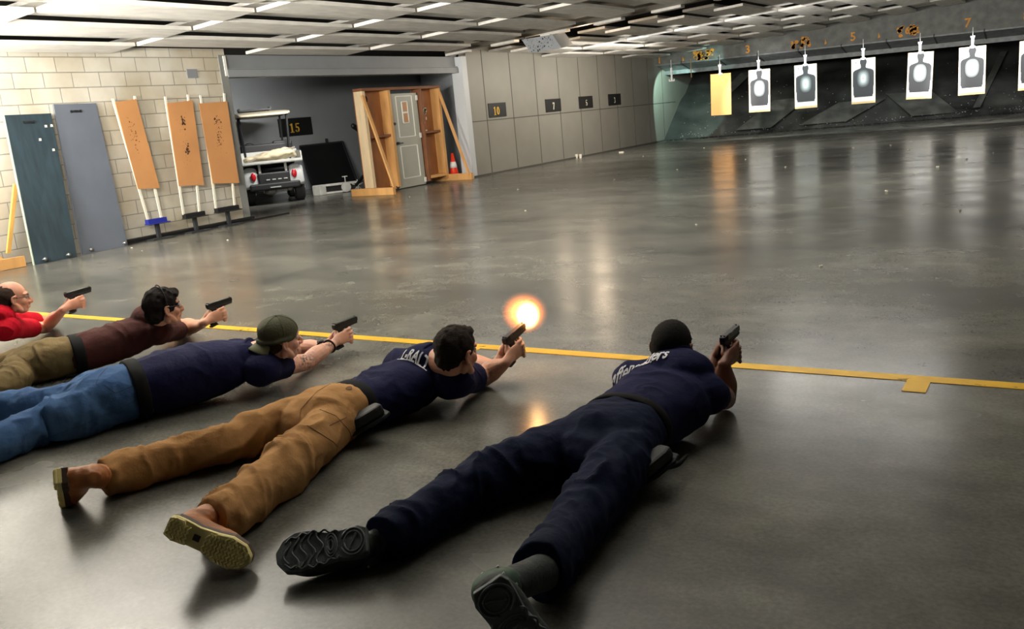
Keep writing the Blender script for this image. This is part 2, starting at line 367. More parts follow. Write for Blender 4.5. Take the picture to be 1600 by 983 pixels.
for px, py in ((71,197),(62,218),(80,196),(83,234)):
    q = PN(px, py, n, A_(-11.70,7.02,0))+n*.004; mb.prism([q+d*.02+e*.02, q+d*.02-e*.015, q-d*.015-e*.01, q-d*.012+e*.02], (0,0,0), n*.003)
mb.build('chip', WHT, t)
# --- cardboard targets on sticks in little stands
CARD = mat('cardboard', (190,134,82), .75, .07, 2); HOLE = mat('shot_hole', (70,42,24), .9)
def cardboard(label, cs, st, br, stem, col, holes, dark):
    XT = -12.07; XBt = -11.93
    def bp(x, y): # plane through leaning line
        zt, zb = 2.12, .15; n = np.array([1, 0, (XBt-XT)/(zt-zb)]); return PN(x, y, n, (XT, 0, zt))
    g = P(stem[0][0], stem[0][1]+8); base = (XBt+.02, PX(*stem[1], XBt)[1], 0)
    t = thing('cardboard_target', label, 'target', base, 0, 'cardboard targets against the block wall')
    C4 = [bp(*c)+[.022,0,0] for c in cs]
    mb = MB(); mb.prism([C4[3], C4[2], C4[1], C4[0]], (0,0,0), (.008,0,0)); mb.build('cardboard_sheet', CARD, t)
    for a, b in st:
        mb = MB(); mb.bar(bp(*b), bp(*a), .035, .02, (1,0,0)); mb.build('stick', WHT, t)
    y0 = bp(br[0], br[2])[1]; y1 = bp(br[1], br[2])[1]; z1 = bp(br[0], br[2])[2]
    mb = MB(); mb.box((XBt, (y0+y1)/2, z1-.035), (.09, y1-y0, .075)); mb.box((XBt+.03, (y0+y1)/2, z1-.07), (.13, y1-y0+.05, .012)); mb.build('bracket', col, t, bevel=.004)
    mb = MB(); ym = (y0+y1)/2; mb.box((XBt, ym, (z1-.07)/2), (.05, .06, z1-.07)); mb.box((XBt+.02, ym, .012), (.22, .40, .024)); mb.build('stem', DKM, t, bevel=.003)
    mb = MB(); e1 = C4[1]-C4[0]; e2 = C4[3]-C4[0]
    for u, v, r in holes:
        c = C4[0]+e1*u+e2*v+np.array([.0095, 0, 0]); k = 7; mb.prism([c+e1/np.linalg.norm(e1)*r*math.cos(a)*rng.uniform(.6,1.1)+e2/np.linalg.norm(e2)*r*math.sin(a)*rng.uniform(.7,1.4) for a in np.linspace(0, 2*PI, k, endpoint=False)], (0,0,0), (.001,0,0))
    mb.build('bullet_holes', HOLE if dark else mat('torn_paper', (120,78,42), .9), t)
hs = [(rng.normal(.42,.09), rng.normal(.40,.09), rng.uniform(.004,.012)) for _ in range(36)]
cardboard('leftmost cardboard target, tilted sideways on a blue bracket against the block wall', [(178,160),(211,155),(248,294),(214,295.6)], [((176,154),(231,343)),((210,150),(253,345))], (228,258,344), [(248,371),(248,360)], mat('blue_bracket', (34,44,140), .45), hs, False)
hs = [(rng.normal(.52,.04), rng.normal(.25,.03), rng.uniform(.006,.018)) for _ in range(22)]+[(rng.normal(.52,.04), rng.normal(.6,.03), rng.uniform(.006,.018)) for _ in range(22)]+[(rng.normal(.45,.1), rng.normal(.5,.16), .004) for _ in range(40)]
cardboard('middle cardboard target with two dark shot clusters on a black bracket', [(259,161.6),(299,157),(317,289),(278,291)], [((258,151),(287,336)),((293.5,148),(312,335))], (286,318,335), [(301,359),(301,350)], BLK, hs, True)
hs = [(rng.normal(.5,.05), rng.normal(.22,.03), rng.uniform(.006,.015)) for _ in range(16)]+[(rng.normal(.5,.06), rng.normal(.42,.09), rng.uniform(.004,.01)) for _ in range(50)]
cardboard('rightmost cardboard target beside the end of the block wall on a black bracket', [(309,162),(353,158.6),(372,286),(331,287)], [((313,149),(338,328)),((350,146),(367,326))], (336,371,326), [(354,349),(354,340)], BLK, hs, True)
# --- timber stand at the far left
t = thing('timber_stand', 'orange pine timber stand cropped by the left photo edge beside the dark board', 'stand', (-11.7, 6.0, 0))
mb = MB(); mb.bar(PX(24,288,-12.0), PX(13,396,-12.0), .05, .04, (1,0,0)); mb.build('upright', mat('yellow_pine', (206,160,84), .6, .1, 5), t)
mb = MB(); mb.box((-11.78, 5.85, .075), (.05, .95, .14)); mb.build('base_board', WOOD, t)
mb = MB(); mb.box((-12.02, 5.95, .06), (.05, .9, .11)); mb.build('base_board', WOODD, t)
mb = MB(); mb.box((-11.9, 6.1, .05), (.28, .05, .09)); mb.build('crosspiece', WOOD, t)
mb = MB(); mb.bar(A_(-11.95, 6.15, .1), A_(-12.0, 5.55, .75), .045, .03, (1,0,0)); mb.build('brace', WOOD, t)
# --- little grey plate on the wall
q = PX(300,115,XB+.01); mb = MB(); mb.box(q, (.014, .20, .14)); tag(mb.build('wall_plate', mat('plate_grey', (128,130,134), .5)), 'small grey square plate high on the block wall', 'wall plate')
# --- distance signs
GOLD = mat('stencil_yellow', (226,176,58), .6); WST = mat('stencil_pale', (206,202,186), .6)
def stencil(num, m, par, c, w, h, right, up, nrm):
    """condensed stencil serif numerals built of bars"""
    R = np.array(right, float); U = np.array(up, float); N = np.array(nrm, float); c = np.array(c, float); n = len(num); cw = w/n
    mb = MB()
    def bar(x, y, a, b): # centre and size in unit glyph cell
        mb.prism([ctr+R*(x-a/2)*gw+U*(y-b/2)*h, ctr+R*(x+a/2)*gw+U*(y-b/2)*h, ctr+R*(x+a/2)*gw+U*(y+b/2)*h, ctr+R*(x-a/2)*gw+U*(y+b/2)*h], N*.002, N*.004)
    def arc(x, y, rx, ry, a0, a1, th, k=10):
        A = np.radians(np.linspace(a0, a1, k))
        o = [ctr+R*(x+rx*math.cos(a))*gw+U*(y+ry*math.sin(a))*h for a in A]; i_ = [ctr+R*(x+(rx-th)*math.cos(a))*gw+U*(y+(ry-th*.45)*math.sin(a))*h for a in A]
        for q in range(k-1): mb.prism([o[q], o[q+1], i_[q+1], i_[q]], N*.002, N*.004)
    for j, ch in enumerate(num):
        ctr = c+R*(j-(n-1)/2)*cw; gw = cw*.84
        if ch == '1': bar(.05, 0, .30, 1); bar(.05, -.47, .8, .08); bar(-.2, .36, .3, .12)
        if ch == '0': arc(0, 0, .48, .5, 100, 260, .3); arc(0, 0, .48, .5, -80, 80, .3)
        if ch == '5': bar(-.22, .22, .16, .5); bar(.1, .44, .72, .12); arc(-.02, -.18, .46, .32, -70, 110, .28); arc(-.02, -.18, .46, .32, 190, 262, .26); bar(-.3, -.34, .2, .16)
        if ch == '7': bar(0, .42, .8, .16); mb.prism([ctr+R*.4*gw+U*.34*h, ctr+R*.1*gw+U*.34*h, ctr-R*.22*gw-U*.5*h, ctr+R*.1*gw-U*.5*h], N*.002, N*.004); bar(-.34, .32, .12, .2)
        if ch == '3': arc(0, .24, .42, .26, -70, 150, .26); arc(0, -.22, .46, .28, -150, 80, .28)
    return mb.build('numeral', m, par)
def wsign(num, label, X, y0, y1, z0, z1, m, cx, nw, nh):
    t = thing('distance_sign', label, 'sign', (X, (y0+y1)/2, z0), 0, 'black distance signs on the left walls')
    mb = MB(); mb.box((X+.012, (y0+y1)/2, (z0+z1)/2), (.02, y1-y0, z1-z0)); mb.build('board', BLK, t, bevel=.003)
    stencil(num, m, t, (X+.022, cx, (z0+z1)/2-.02), nw, nh, (0,1,0), (0,0,1), (1,0,0))
wsign('10', 'black sign with yellow 10 on the taupe wall right of the alcove', X0, 18.29, 19.08, 1.36, 1.70, GOLD, 18.62, .30, .20)
wsign('7', 'black sign numbered 7, second along the taupe wall', X0, 21.10, 21.95, 1.36, 1.70, WST, 21.52, .15, .19)
wsign('5', 'black sign numbered 5, third along the taupe wall', X0, 23.05, 23.92, 1.37, 1.71, WST, 23.50, .14, .17)
wsign('3', 'black sign numbered 3, farthest along the taupe wall', X0, 25.00, 25.88, 1.38, 1.72, WST, 25.42, .14, .17)
q0 = PX(433,186,XA)[1]; q1 = PX(485,184,XA)[1]
wsign('15', 'black sign with yellow 15 on the alcove back wall above the cart', XA, q0, q1, 1.36, 1.80, GOLD, PX(459,199,XA)[1], .38, .22)
# --- door prop: free-standing timber frame with a pale door
FX = -12.4; FY0, FY1 = 14.22, 16.95; DY0, DY1 = 15.16, 16.16
t = thing('door_frame_prop', 'pine and plywood wall frame holding a pale grey door, standing before the alcove', 'door frame', (FX, (FY0+FY1)/2, 0))
def piece(name, m, c, d, par=t, bev=.004):
    mb = MB(); mb.box(c, d); return mb.build(name, m, par, bevel=bev)
D = .24 # depth of boxes
for (a, b) in ((FY0, DY0), (DY1, FY1)): piece('plywood_sheet', PLY, (FX-D, (a+b)/2, 1.12), (.02, b-a, 2.12))
for y, m in ((FY0+.05, WOODL), (DY0-.07, WOOD), (DY1+.05, WOODD), (FY1-.05, WOOD)): piece('stud', m, (FX-.12, y, 1.12), (D, .09 if m != WOODD else .05, 2.1))
piece('header', WOODD, (FX-.12, (FY0+FY1)/2, 2.165), (D+.02, FY1-FY0, .06))
piece('crosspiece', WOODD, (FX-.14, (FY0+DY0)/2, 1.19), (.2, DY0-FY0-.2, .05)); piece('crosspiece', WOODD, (FX-.14, (DY1+FY1)/2, 1.17), (.2, FY1-DY1-.18, .05))
piece('crosspiece', WOODD, (FX-.14, (FY0+DY0)/2, .06), (.2, DY0-FY0-.2, .06)); piece('crosspiece', WOOD, (FX-.10, (DY1+FY1)/2, .16), (.24, FY1-DY1-.18, .06))
for y in (FY0-.12, FY1+.02): piece('foot', WOOD, (FX+.08, y, .075), (1.15, .09, .15))
for y in (FY0+.03, FY1-.02):
    mb = MB(); mb.bar((FX-.02, y, 2.05), (FX+.60, y-.06 if y < 15 else y, .10), .04, .07, (0,1,0)); mb.build('brace', WOOD, t)
DOORM = mat('pale_door_paint', (172,172,160), .45, .03, 3); DW = mat('white_bead', (232,230,222), .4)
mb = MB(); mb.box((FX-.10, (DY0+DY1)/2, 1.04), (.045, DY1-DY0-.05, 2.04)); dr = mb.build('door', DOORM, t, bevel=.003)
mb = MB(); xf = FX-.073
def mould(y0, y1, z0, z1):
    for y in (y0, y1): mb.box((xf, y, (z0+z1)/2), (.014, .028, z1-z0))
    for z in (z0, z1): mb.box((xf-.002, (y0+y1)/2, z), (.010, y1-y0, .018))
mould(DY0+.20, DY1-.2, .22, .92); mould(DY0+.22, DY1-.22, 1.12, 2.0)
mb.build('moulding', DW, dr)
wy0, wy1, wz0, wz1 = 15.55, 15.74, 1.42, 1.88
mb = MB(); mb.box((xf+.004, (wy0+wy1)/2, (wz0+wz1)/2), (.02, wy1-wy0, wz1-wz0)); wi = mb.build('window', mat('window_backing', (188,138,84), .4), dr)
mb = MB(); mb.box((xf+.018, (wy0+wy1)/2, 1.645), (.01, wy1-wy0-.02, .035)); 
for y in (wy0, wy1): mb.box((xf+.012, y, (wz0+wz1)/2), (.026, .018, wz1-wz0))
for z in (wz0, wz1): mb.box((xf+.012, (wy0+wy1)/2, z), (.026, wy1-wy0, .018))
mb.build('frame', DW, wi)
mb = MB(); mb.cyl((xf, DY0+.1, 1.0), (xf+.06, DY0+.1, 1.0), .028); mb.bar((xf+.055, DY0+.09, 1.0), (xf+.055, DY0+.24, .995), .02, .022); mb.build('handle', DKM, dr)
mb = MB(); mb.cyl((xf, DY0+.09, 1.42), (xf+.02, DY0+.09, 1.42), .03); mb.build('deadbolt', DKM, dr)
mb = MB()
for z in (.12, 1.12, 1.95): mb.box((xf+.004, DY1-.04, z), (.02, .06, .11))
mb.build('hinge', DW, dr)
mb = MB(); q = (FX-D+.013, 14.55, 1.98); mb.loft([(q[0], q[1]+.07*math.cos(a), q[2]+.07*math.sin(a)) for a in np.linspace(0, 2*PI, 13)], .012, n=8, sub=1, up=(1,0,0)); mb.build('painted_ring', BLK, t)
mb = MB()
for k in range(14): mb.box((FX-D+.012, 16.56+rng.normal(0,.04), 1.55+rng.normal(0,.13)), (.004, rng.uniform(.02,.07), rng.uniform(.02,.07)))
mb.build('paint_smear', WHT, t)
# --- traffic cone by the frame foot
c = P(711, 270)*[1,1,0]; c = A_(-12.42, 17.19, 0)
t = thing('traffic_cone', 'orange traffic cone with white band behind the right foot of the door frame', 'traffic cone', c)
mb = MB(); mb.loft([c+[0,0,z] for z in (.03,.3,.62)], [.13,.08,.03], n=20, sub=1, round_=False); mb.build('cone_body', mat('cone_orange', (224,58,28), .45), t, smooth=True)
mb = MB(); mb.loft([c+[0,0,z] for z in (.28,.42)], [.089,.066], n=20, sub=1, round_=False); mb.build('reflective_band', mat('band_white', (228,226,222), .35), t, smooth=True)
mb = MB(); mb.box(c+[0,0,.015], (.27,.27,.03)); mb.build('cone_base', mat('cone_base', (190,46,24), .5), t, bevel=.005)
# --- black panel, arm and white carrier in the alcove
y0 = PX(470,228,XA+.15)[1]; y1 = PX(536,222,XA+.15)[1]
t = thing('black_panel', 'large black framed panel leaning on the alcove back wall right of the cart', 'panel', (XA+.3, (y0+y1)/2, 0))
mb = MB(); mb.prism([(XA+.42,y0,0),(XA+.42,y1+.05,0),(XA+.12,y1,1.10),(XA+.12,y0,1.10)], (0,0,0), (-.03,0,-.01)); mb.build('sheet', BLK, t)
mb = MB(); mb.bar((XA+.43,y1+.05,0), (XA+.13,y1,1.10), .05, .04, (1,0,0)); mb.bar((XA+.12,y0,1.10), (XA+.12,y1,1.10), .05, .04); mb.bar((XA+.12,(y0+y1)/2+.2,1.1), (XA+.12,(y0+y1)/2+.2,1.22), .05, .05, (1,0,0)); mb.build('frame', DKM, t)
t = thing('folded_arm_stand', 'black angled steel arm showing behind the left edge of the door frame', 'stand', (-14.0, 15.6, 0))
mb = MB(); p1 = PX(552,197,-13.6); p2 = PX(590,222,-13.6); mb.bar(p1, p2, .09, .07, (1,0,0)); mb.ell(p1, (.05,.06,.06)); mb.build('arm', BLK, t)
mb = MB(); p3 = PX(556,290,-13.6); p4 = PX(596,240,-13.6); mb.bar(p3, p4, .05, .05, (1,0,0)); mb.bar(p2, p4, .05, .05, (1,0,0)); mb.bar((p4[0],p4[1],0), p4, .05, .05, (1,0,0)); mb.build('strut', BLK, t)
c = P(523, 303)
t = thing('white_carrier', 'off-white metal carrier with a round disc lying on the alcove floor', 'carrier', c)
a = P(492,306); b = P(560,298); ab = (b-a)/np.linalg.norm(b-a); nrm = np.array([-ab[1], ab[0], 0]); CW = mat('chalky_metal', (186,184,176), .5, .15, 8)
mb = MB(); mb.bar(a+[0,0,.03], b+[0,0,.03], .04, .04); mb.bar(a+nrm*.1+[0,0,.20], b+nrm*.1+[0,0,.20], .05, .05); mb.bar(b+[0,0,.03], b+nrm*.1+[0,0,.2], .04, .04); mb.build('rail', CW, t)
mb = MB(); mb.box(a+ab*.12+[0,0,.11], (.24,.2,.22)); mb.build('end_box', CW, t, bevel=.01)
mb = MB(); q = a+ab*.72-nrm*.05+[0,0,.12]; mb.cyl(q, q-nrm*.04, .11); mb.build('disc', CW, t)
mb = MB(); 
for k in range(5): v = np.array([0,0,.13])*math.cos(k*1.256)+ab*.13*math.sin(k*1.256); mb.bar(b+[0,0,.13], b+[0,0,.13]+v, .02, .02, nrm)
mb.bar(q, q+[0,0,.24], .02, .02, nrm); mb.bar(q+[0,0,.24]-ab*.06, q+[0,0,.24]+ab*.06, .02, .02, nrm); mb.build('spokes', CW, t)
# --- golf cart seen from behind
az = math.radians(52); cc = P(434, 318)*[1,1,0]
t = thing('golf_cart', 'golf cart seen from behind with beige roof and open cargo bed, parked in the alcove', 'golf cart', cc, az)
CB = mat('cart_white', (176,178,176), .35); CBK = mat('cart_black', (24,25,27), .5); TIRE = mat('tyre', (26,26,26), .8); ROOF = mat('cart_roof', (186,176,152), .45); ALU = mat('bed_alu', (176,176,170), .4, .1, 6)
def cp(name, mb, m, par=t, **k): return put(mb, name, m, par, **k)
for x in (-.52, .52):
    for y in (.32, 1.75):
        mb = MB(); mb.loft([(x-.11,y,.24),(x-.08,y,.24),(x+.08,y,.24),(x+.11,y,.24)], [.19,.24,.24,.19], n=28, sub=1, round_=False, up=(0,0,1)); w_ = cp('wheel', mb, TIRE)
        mb = MB(); mb.cyl((x-.125,y,.24), (x+.125,y,.24), .11); cp('hub', mb, STEEL, w_)
mb = MB(); mb.box((0, 1.1, .34), (.95, 2.0, .12)); mb.box((0,.9,.52), (1.1,.9,.3)); mb.box((0,1.9,.62),(1.05,.35,.5)); cp('chassis', mb, CBK, bevel=.03)
for s in (-1, 1):
    mb = MB(); mb.loft([(s*.46,-.02,.42),(s*.47,.0,.58),(s*.46,.06,.72)], [.17,.15,.13], [.06,.07,.08], up=(0,1,0), power=3.5); mb.loft([(s*.56,.0,.40),(s*.58,.3,.70),(s*.58,.62,.55),(s*.58,.7,.4)], [.05]*4, [.07]*4, up=(1,0,0), power=3); cp('fender', mb, CB, smooth=True)
    mb = MB(); mb.ell((s*.42,-.10,.60), (.055,.03,.09)); cp('tail_light', mb, mat('tail_red', (168,16,28), .25, coat=.5), smooth=True)
    mb = MB(); mb.box((s*.27,-.03,.66), (.05,.04,.36)); cp('bed_hinge', mb, ALU)
mb = MB(); mb.box((0,-.06,.50), (.66,.1,.34)); mb.box((0,-.08,.38), (1.04,.12,.14)); bp_ = cp('bumper', mb, CBK, bevel=.03)
mb = MB()
for k in range(4): mb.box((-.13+k*.12,-.125,.52), (.075,.012,.022))
mb.box((.0,-.15,.36), (.22,.02,.02)); cp('bumper_slot', mb, CB, bp_)
mb = MB(); mb.box((0,.14,.29), (.5,.2,.1)); mb.cyl((-.35,.1,.3), (.35,.1,.3), .035); mb.ell((-.1,.05,.26),(.13,.08,.07)); mb.ell((.3,.02,.3),(.07,.06,.06)); cp('axle', mb, mat('greasy_metal', (96,94,90), .4, .2, 12), smooth=False)
mb = MB(); z0, z1 = .86, 1.06
mb.box((0,.25,z0), (1.24,.84,.03)); mb.box((-.61,.25,(z0+z1)/2), (.025,.84,z1-z0)); mb.box((.61,.25,(z0+z1)/2), (.025,.84,z1-z0)); mb.box((0,.66,(z0+z1)/2+.02), (1.24,.025,z1-z0+.04)); mb.box((0,-.17,z0+.03), (1.24,.03,.05)); cp('cargo_bed', mb, ALU)
mb = MB(); mb.box((0,.95,.80), (1.1,.5,.14)); mb.box((0,.78,1.08), (1.1,.12,.36)); mb.box((.35,.80,1.2), (.42,.1,.2)); cp('seat', mb, CBK, bevel=.04)
mb = MB(); mb.loft([(0,.2,1.86),(0,.5,1.885),(0,1.3,1.90),(0,1.95,1.87),(0,2.0,1.86)], [.50,.58,.59,.57,.5], [.025,.05,.055,.04,.02], power=4, n=32); cp('roof', mb, ROOF, smooth=True)
for x, y, x2, y2 in ((-.46,.66,-.50,.6),(.46,.66,.5,.55),(-.46,1.85,-.46,1.6),(.46,1.85,.46,1.6)):
    mb = MB(); mb.bar((x,y,.9), (x2,y2,1.85), .04, .04); cp('roof_post', mb, CBK)
mb = MB(); mb.loft([(-.3+.17*math.cos(a), 1.55, 1.12+.17*math.sin(a)) for a in np.linspace(0,2*PI,15)], .014, n=8, sub=1, up=(0,1,0)); mb.bar((-.3,1.57,1.1),(-.3,1.8,.75),.04,.04); cp('steering_wheel', mb, CBK)
def wpt(x, y, z): return np.array(wm(t)@Vector((x, y, z)))
t2 = thing('roof_rack', 'black slatted rack lying on the beige cart roof', 'rack', wpt(-.15,.9,1.95), az)
mb = MB()
for k in range(6): mb.bar((-.3,-.3+k*.12,.03), (.35,-.3+k*.12,.03), .035, .04)
mb.bar((-.3,-.3,.05), (-.3,.3,.05), .03, .06); mb.bar((.35,-.3,.05), (.35,.3,.05), .03, .06); put(mb, 'slats', CBK, t2)
mb = MB(); V = [(x, y, 0) for x, y in ((-.42,-.02),(-.1,-.06),(.2,-.04),(.46,.04))]
mb.loft([(-.5,.1,.95),(-.25,.1,.97),(.1,.12,1.02),(.38,.13,1.03),(.50,.13,.98)], [.13,.22,.24,.2,.1], [.05,.08,.11,.11,.06], n=24)
me = remesh(mb, .012, 6); v = getv(me); v += getn(me)*((vnoise(v*[9,16,16], 4)-.5)*.05)[:, None]; setv(me, v)
o = link('canvas_sack', me, mat('sack_beige', (176,164,136), .85, .08, 10), smooth=True); o.matrix_basis = wm(t); tag(o, 'beige canvas sack lying in the cargo bed of the cart', 'sack')
mb = MB(); mb.bar((-.5,-.12,.93), (.52,.02,1.14), .025, .03); o = mb.build('wooden_pole', mat('grey_pole', (120,112,98), .6)); o.matrix_basis = wm(t); tag(o, 'thin grey pole lying aslant over the sack in the cart bed', 'pole')
# --- hanging steel light shield in the ceiling gap
q = [PY(815,62,16.7), PY(862,54,16.7), PY(877,75,16.7), PY(829,83,16.7)]
t = thing('light_shield', 'speckled grey steel plate hanging below the ceiling gap in front of a warm lamp', 'light shield', q[0])
mb = MB(); mb.prism([q[0],q[1],q[2],q[3]], (0,0,0), (0,.03,0)); mb.prism([q[1], q[1]+[.10,.35,.05], q[2]+[.10,.35,.05], q[2]], (0,0,0), (.01,0,0)); pl = mb.build('plate', mat('shield_grey', (132,135,138), .55, .08, 6), t)
mb = MB()
for k in range(70):
    a, b = rng.uniform(.04,.95,2); c = (q[0]*(1-a)+q[1]*a)*(1-b)+(q[3]*(1-a)+q[2]*a)*b; r = rng.choice([.006,.008,.012,.02], p=[.4,.3,.2,.1]); mb.prism([c+np.array([math.cos(u)*r,-.002,math.sin(u)*r]) for u in np.linspace(0,2*PI,7)[:-1]], (0,-.001,0), (0,.001,0))
mb.build('pock_marks', BLK, pl)
mb = MB(); mb.bar(q[0]+[.05,.05,0], q[0]+[.05,.05,.3], .03, .03, (1,0,0)); mb.bar(q[1]+[-.05,.05,0], q[1]+[-.05,.05,.3], .03, .03, (1,0,0)); mb.build('hanger', DKM, t)
# ================================================================ TARGET LINE
PAPER = mat('target_paper', (236,234,228), .6); SIL = mat('silhouette_ink', (58,60,62), .7); TBACK = mat('target_backer', (224,196,140), .75)
RG = [mat('ring_ink_%d' % k, c, .7) for k, c in enumerate([(92,98,100),(126,134,136),(160,170,170),(196,206,204),(228,232,228)])]
BULL = mat('bull_mark', (170,90,90), .7); ALB = mat('aluminium_clip', (210,210,208), .35, metal=.6)
TY = 27.0
def sil_pts():
    half = [(.0,.545),(.055,.54),(.078,.50),(.078,.45),(.062,.40),(.055,.345),(.065,.32),(.13,.295),(.20,.27),(.235,.235),(.245,.19),(.245,-.13),(.235,-.17),(.232,-.36),(.215,-.395),(.215,-.43)]
    return [(x*1.14, z*1.06+.0) for x, z in half]+[(-x*1.14, z*1.06) for x, z in reversed(half[1:])]
def stad(cx, cz_, w, h, n=28):
    return [(cx+w*math.copysign(abs(math.cos(a))**.8, math.cos(a)), cz_+h*math.copysign(abs(math.sin(a))**.8, math.sin(a))) for a in np.linspace(0, 2*PI, n, endpoint=False)]
def range_target(x, label, plain=False, tilt=0.0, clean=0, zc=1.40, wh=(.64,1.24)):
    t = thing('paper_target', label, 'target', (x, TY, zc), 0, 'paper targets hanging along the bullet trap')
    Rt = np.array(Matrix.Rotation(tilt, 3, 'Y')); c = np.array([x, TY, zc])
    def P2(px, pz, y): return c+Rt@np.array([px, y, pz])
    def flat(mb, pts, y, th=.002): mb.prism([P2(a, b, y) for a, b in pts], (0,0,0), (0,th,0))
    w, h = wh[0]/2, wh[1]/2
    mb = MB(); flat(mb, [(-w,-h),(w,-h),(w,h),(-w,h)], .004, .008); mb.build('backing_board', TBACK if not plain else mat('plain_card', (232,170,104), .7, .05, 2), t)
    if not plain:
        mb = MB(); flat(mb, [(-w+.004,-h+.055),(w-.004,-h+.055),(w-.004,h-.004),(-w+.004,h-.004)], .001); pa = mb.build('paper_sheet', PAPER, t)
        mb = MB(); flat(mb, [(a, b+.02) for a, b in sil_pts()], -.001); si = mb.build('silhouette', SIL, pa)
        mb = MB(); mts = []
        for k, (a, b) in enumerate([(.165,.235),(.135,.20),(.105,.165),(.075,.125),(.045,.075)]):
            mb.cur = k; flat(mb, stad(0, .07, a, b), -.0025-.0012*k, .001)
        mb.cur = 5; flat(mb, stad(0, .07, .012, .014, 10), -.0095, .001)
        me_ = mb.build('scoring_rings', RG[max(0,0):]+[BULL] if not clean else [RG[1],RG[2],RG[3],RG[4],RG[4],RG[4]], pa)
        mb = MB()
        for s in (-1, 1): 
            for k in range(4): mb.box(P2(s*(.222+.006*k), -.335+.03*k, -.0015), (.012,.002,.02))
        mb.box(P2(-.20, h-.10, -.001), (.02,.002,.03)); mb.build('print_marks', SIL, pa)
    zt = c[2]+h
    mb = MB(); mb.box(c+Rt@np.array([0,0,h]), (.13,.03,.035)); mb.box(c+Rt@np.array([0,-.02,h-.015]), (.08,.02,.05)); mb.build('clamp', ALB, t)
    mb = MB(); mb.prism([(x-.028,TY,zt),(x+.028,TY,zt),(x+.032,TY,zt+.2),(x+.055,TY,zt+.27),(x-.055,TY,zt+.27),(x-.032,TY,zt+.2)], (0,-.012,0), (0,.012,0)); mb.cyl((x,TY+.0,zt+.25),(x,TY,zlow(x)+.05),.008); mb.build('hanger', ALB, t)
    return t
for x, lab, pl, ti, cl in ((-9.13,'blank tan cardboard target, leftmost in the row over the bullet trap',True,.02,0),(-7.94,'first silhouette target right of the blank tan card, with white blown-out centre',False,.02,1),
    (-6.58,'second silhouette target right of the blank tan card, pale green centre',False,.0,0),(-4.99,'third silhouette target right of the blank tan card, under the numeral 5',False,.0,0),
    (-3.53,'silhouette target hanging under the numeral 6, slightly tilted',False,.035,1),(-2.26,'silhouette target hanging under the numeral 7',False,.0,1),(-.86,'silhouette target cut by the right photo edge',False,0,0)):
    range_target(x, lab, pl, ti, cl)
t = thing('empty_hanger', 'white empty target hanger left of the blank tan card', 'target hanger', (-10.7, TY, 2.0))
mb = MB(); mb.box((-10.7,TY,2.15),(.06,.02,.42)); mb.cyl((-10.7,TY,2.3),(-10.7,TY,2.6),.008); mb.build('strap', mat('white_strap', (226,228,226), .4), t)
mb = MB(); mb.box((-10.7,TY,1.96),(.20,.04,.035)); mb.box((-10.62,TY,1.99),(.03,.03,.06)); mb.box((-10.78,TY,1.99),(.03,.03,.06)); mb.build('clamp', mat('white_strap', (226,228,226)), t)
mb = MB(); mb.cyl((-10.05,TY,2.0),(-10.05,TY,2.56),.014); tag(mb.build('hanging_rod', mat('tan_rod', (150,130,96), .6)), 'thin tan rod hanging between the empty hanger and the blank card', 'rod')
# lane numerals painted on the baffle
OR = mat('orange_stencil', (214,142,30), .6, .12, 10)
def blob_marks(cx, w, name, label):
    mb = MB()
    for k in range(34):
        a = cx+rng.uniform(-w/2, w/2); z = 2.72+rng.uniform(-.13,.13)
        if abs(a-cx) < w*.12 and rng.rand() < .6: continue
        s = rng.uniform(.03,.10); pts = [np.array([a+s*rng.uniform(.5,1)*math.cos(u), BY-.004, z+s*rng.uniform(.4,.9)*math.sin(u)]) for u in np.linspace(0,2*PI,7)[:-1]]
        mb.prism(pts, (0,0,0), (0,.002,0))
    tag(mb.build(name, OR), label, 'painted mark')
def lane_no(ch, x, size=.34, z=2.72):
    me = mesh_plane_text(ch, size, bold=.006); V = getv(me); V = np.column_stack([x+V[:,0]*1.0, np.full(len(V), BY-.008), z+V[:,1]]); setv(me, V)
    tag(link('lane_numeral', me, OR), 'orange numeral %s painted on the baffle above the targets' % ch, 'lane numeral', 'lane numerals on the baffle')
for ch, x in (('1',-11.93+.05),('3',-8.85),('5',-5.64),('7',-2.56),('8',-1.12)): lane_no(ch, x)
for ch, x in (('2',-10.32),('4',-7.22),('6',-4.13)):
    blob_marks(x, .62, 'paint_patch', {'2':'leftmost broken orange paint patch on the baffle, before the blank tan card','4':'middle broken orange paint patch, above the second silhouette target','6':'rightmost broken orange paint patch, above the tilted silhouette target'}[ch])
    me = mesh_plane_text(ch, .26, bold=.01); V = getv(me); V = np.column_stack([x+V[:,0], np.full(len(V), BY-.010), 2.71+V[:,1]]); setv(me, V)
    tag(link('lane_numeral', me, mat('dark_stencil', (70,62,44), .7) if ch != '6' else OR), 'numeral %s inside its orange paint patch on the baffle' % ch, 'lane numeral', 'lane numerals on the baffle')
for x in (-11.05,-6.45,-4.92): 
    mb = MB(); mb.prism([(x-.02,BY-.005,2.60),(x+.05,BY-.005,2.62),(x+.0,BY-.005,2.76)], (0,0,0), (0,.002,0))
    tag(mb.build('paint_tick', OR), 'small orange tick of paint on the baffle between two numerals', 'painted mark', 'small orange ticks on the baffle')
